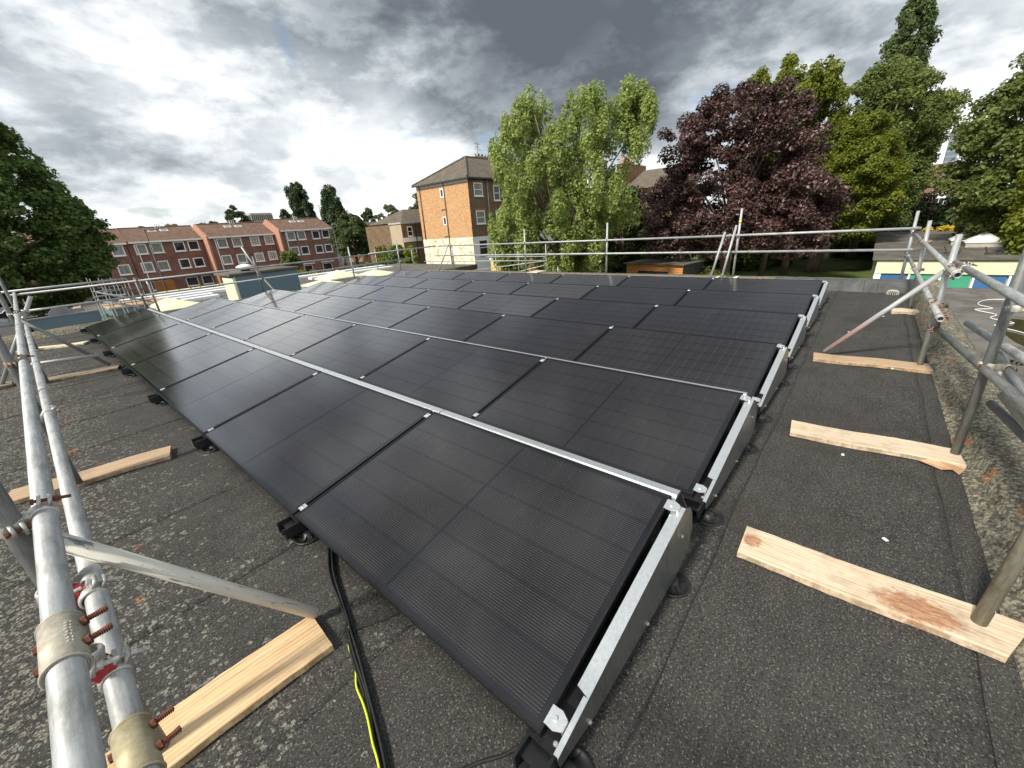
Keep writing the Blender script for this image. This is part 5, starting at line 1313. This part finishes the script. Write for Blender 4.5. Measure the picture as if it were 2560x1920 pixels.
tree('maple_tree', 'bright mid green tree below the tall leaning poplar', pol(88.7, 61), [(0, 0, [(-1, 4.0), (5, 4.9), (9.5, 4.7), (12.4, 3.3), (14.2, 1.2)]), (0, -4.2, [(7, .9), (9.8, 1.8), (11.2, .6)]), (0, -2.8, [(2, 1.8), (6.5, 2.8), (8.6, 1.2)])], 'leaf_mid', 520, .85, .21, 190, 15, (.4, None), .95, .1, gaps=1.1)
tree('yellow_green_tree', 'olive yellow leaved tree over the lawn right of the copper tree', pol(87.3, 50), [(0, 0, [(-1.6, 2.8), (1, 4.0), (4, 4.0), (6.5, 2.9), (8.6, .8)])], 'leaf_olive', 380, .78, .19, 190, 16, (.45, (0, 1.6)), .7, .25, flat=.5)
tree('poplar_tree', 'tall dark poplar leaning right at the top of the picture', pol(88.3, 74), [(0, 0, [(2, 1.4), (10, 2.2), (14, 2.6), (18, 2.4), (20.8, 1.5), (22.8, .5)])], 'leaf_poplar', 320, .75, .28, 110, 17, (.4, None), 1.5, 0, None, (0, -1.6), .1)
tree('broadleaf_tree', 'dark green tree at the right picture edge', pol(100.8, 48), [(0, 0, [(-1.6, 4.2), (1, 5.8), (5, 6.0), (8, 4.9), (10.5, 3.4), (12.8, .8)])], 'leaf_mid', 480, .85, .24, 130, 18, (.45, None), .7, .3)
tree('broadleaf_tree', 'pale drooping tree low at the right picture edge', pol(101.6, 40), [(0, 0, [(-2.0, 1.6), (0, 2.4), (2.5, 2.2), (4.2, .8)])], 'leaf_olive', 90, .7, .22, 120, 19, (.2, None), 1.5, .3)
for k, (a, r_, h, w, lb) in enumerate(((91.4, 69, 2.4, 3.2, 'dark evergreen behind the hedge, leftmost'), (93.6, 72, 1.2, 3.0, 'dark evergreen behind the right hand block, second'), (95.8, 72, 1.8, 3.4, 'dark evergreen behind the right hand block, third'), (98.4, 72, 2.6, 3.4, 'dark evergreen behind the right hand block, fourth'), (101, 70, 3.0, 3.4, 'dark evergreen behind the right hand block, rightmost'))):
    tree('evergreen_tree', lb, pol(a, r_), [(0, 0, [(GZ+.2, w*.8), (-2, w), (h-1.5, w*.8), (h, .5)])], 'leaf_conifer', 90, .95, .38, 75, 30+k, (.2, None), .9, .2, 'dark evergreens behind the right hand block', limbs=4)
tree('shrub_tree', 'reddish brown shrub in front of the tiled house', pol(92.9, 71), [(0, 0, [(-1, 1.6), (2, 2.2), (4.2, .9)])], 'leaf_brown', 50, .7, .3, 45, 39, (.12, None), .8, limbs=4)
for k, (a, r_, h, w, lb) in enumerate(((67.0, 50, -.6, 3.0, 'dark green shrub between the light tree and the cabin'), (62.5, 44, -1.2, 2.2, 'green shrub at the foot of the light drooping tree'), (74.6, 37, -2.5, 1.5, 'light green shrub in front of the cedar cabin'), (79.5, 52, -1.6, 2.8, 'dark green shrub beneath the copper tree'), (83.2, 60, -1.2, 3.0, 'dark shrub behind the leaning trunk'), (71.2, 52, 0.2, 3.0, 'dark shrub above the cedar cabin roof'), (75.8, 50, -1.4, 2.2, 'dark shrub under the copper tree, behind the three raking tubes'), (78.0, 55, -1.0, 2.6, 'dark shrub under the copper tree behind the slim left trunk'), (81.6, 56, -1.2, 2.4, 'dark shrub between the pale slim trunk and the lawn'))):
    tree('garden_shrub', lb, pol(a, r_), [(0, 0, [(GZ+.2, w*.8), (GZ+1.5, w), (h-.6, w*.7), (h, .4)])], 'leaf_mid' if k in (1, 2) else 'leaf_dark', 60, .7, .26, 70, 50+k, (.1, None), .8, .2, 'garden shrubs', limbs=3)
for k, (a, r_, w0, w1, lb) in enumerate(((76.9, 43, .28, .24, 'slim bare trunk below the copper tree, left one'), (80.7, 46, .22, .18, 'pale slim trunk below the copper tree, middle one'), (82.9, 48, .30, .26, 'straight trunk below the copper tree, right one'))):
    x, y = pol(a, r_); t = empty('tree_trunk', (x, y, GZ)); tag(t, lb, 'tree trunk', 'trunks below the copper tree')
    MB().tube([(0, 0, 0), (.02, -.1, 1.5), (0, -.35, 4.2)], [w0*1.3, w0, w1], 9).build('trunk', 'bark', t, True)
# clipped hedge and flower strip
hg = []
rgh = random.Random(5)
for k in range(150): hg.append((rgh.uniform(-.9, .9), rgh.uniform(-2.4, 2.4), rgh.uniform(.2, 2.15), .38, .38, .34))
hx, hy = pol(89.1, 64); t = empty('hedge', (hx, hy, GZ)); tag(t, 'clipped green hedge beyond the lawn', 'hedge')
leaves('foliage', 'leaf_mid', hg, t, .17, 80, 71)
t = empty('yellow_flowers', (*pol(96.0, 64), -2.0)); tag(t, 'strip of bright yellow flowers along the far roof edge of the right block', 'flowers')
leaves('petals', 'leaf_yellow', [(rgh.uniform(-.3, .3), rgh.uniform(-2.6, 2.6), rgh.uniform(.1, .4), .22, .22, .16) for _ in range(60)], t, .2, 40, 72)
# trees behind and beside the terrace
tree('poplar_tree', 'dark columnar tree behind the right end terrace house', pol(25.0, 108), [(0, 0, [(2, 2.0), (6, 2.6), (10, 2.3), (13.8, .6)]), (-1.4, 0, [(8, .8), (12, 1.1), (13.2, .3)])], 'leaf_conifer', 190, .65, .27, 150, 81, (.3, None), 1.7, 0, 'far trees', (-.6, 0), .1)
tree('conifer_tree', 'dark broad pointed tree right of the columnar tree', pol(28.2, 104), [(0, 0, [(0, 3.2), (6, 3.0), (10, 1.8), (12.8, .5)]), (-1.2, 0, [(6, 1.2), (10, 1.0), (12, .3)])], 'leaf_conifer', 210, .7, .27, 150, 82, (.3, None), 1.5, 0, 'far trees')
tree('broadleaf_tree', 'round dark green tree at the right end of the terrace', pol(29.7, 74), [(0, 0, [(-1.4, 2.2), (.5, 3.2), (2.5, 3.2), (4.2, 2.0), (5.2, .6)])], 'leaf_poplar', 200, .65, .22, 130, 83, (.25, None), .8, .2, 'far trees')
tree('garden_shrub', 'round green bush before the middle terrace house', pol(22.1, 73), [(0, 0, [(-3, 1.3), (-1.6, 1.6), (-.2, 1.2), (.5, .4)])], 'leaf_mid', 60, .5, .25, 70, 84, (.12, None), .8, .2)
for k, (a, r_, z0, z1, w, m, lb) in enumerate(((17.9, 135, 2, 11.2, 3.6, 'leaf_poplar', 'rounded tree above the terrace roofs left of the office block'), (22.8, 125, 2, 9.4, 1.9, 'leaf_conifer', 'small round tree right of the office block'), (32.1, 118, 0, 8.2, 2.4, 'leaf_conifer', 'dark tree above the far terrace, left one'), (34.7, 122, 0, 9.0, 4.2, 'leaf_poplar', 'wide green tree above the far terrace'), (38.6, 82, 0, 8.6, 2.8, 'leaf_conifer', 'dark tree against the left corner of the yellow house'),
                                              (7.6, 120, 1, 6.4, 3.6, 'leaf_mid', 'low tree behind the left roof ridge, first'), (9.9, 118, 1, 7.0, 3.0, 'leaf_poplar', 'low tree behind the left roof ridge, second'), (12.0, 118, 1, 6.8, 2.6, 'leaf_mid', 'low tree behind the left roof ridge, third'), (15.4, 120, 1, 7.4, 3.2, 'leaf_poplar', 'low tree behind the left roof ridge, fourth'), (30.4, 130, 0, 7.2, 2.6, 'leaf_mid', 'small far tree right of the pointed tree'), (34.9, 62, GZ, .4, 2.0, 'leaf_dark', 'dark tree in front of the far terrace by the beige house'), (33.4, 66, GZ, .6, 2.2, 'leaf_olive', 'olive tree between the round tree and the beige house'))):
    tree('broadleaf_tree', lb, pol(a, r_), [(0, 0, [(z0, w*.7), (z0+(z1-z0)*.35, w), (z0+(z1-z0)*.75, w*.75), (z1, w*.15)])], m, int(55+w*16), .75, .28 if r_ > 100 else .24, 130, 90+k, (.2, None), .8, .15, 'far trees', limbs=4)
for k, (a, r_, z0, z1, w, m, lb) in enumerate(((36.5, 47, -3.6, .35, 1.0, 'leaf_lime', 'lime green ferny tree in front of the beige house'), (34.6, 44, -3.6, -.9, .9, 'leaf_lime', 'lime green bush left of the ferny tree'), (31.0, 42, -3.6, -.6, .7, 'leaf_mid', 'slender green shrub behind the rooflights'), (29.2, 42, -3.8, -1.0, 1.6, 'leaf_lime', 'yellow green hedge bush right of the white tarpaulin'), (31.6, 43, -3.8, -1.0, 1.7, 'leaf_lime', 'yellow green hedge bush left of the dry twigs'), (33.2, 43, -3.8, -1.1, 1.3, 'leaf_brown', 'tangle of dry brown twigs behind the far rails'), (35.4, 43, -3.8, -1.2, 1.2, 'leaf_brown', 'dry brown bush below the ferny tree'), (24.9, 50, -3.8, -1.4, 1.6, 'leaf_lime', 'pale bush behind the hut at its right'), (23.1, 60, -3.8, -1.9, 1.8, 'leaf_mid', 'green bush behind the hut roof'), (38.0, 42, -3.8, -1.3, 1.0, 'leaf_brown', 'dry brown bush left of the peeling wall'))):
    tree('garden_shrub', lb, pol(a, r_), [(0, 0, [(z0, w*.7), (z0+(z1-z0)*.4, w), (z0+(z1-z0)*.8, w*.7), (z1, w*.15)])], m, int(30+w*14), .42, .2, 55, 120+k, (.07, None), .9, .15, 'garden shrubs', limbs=4)
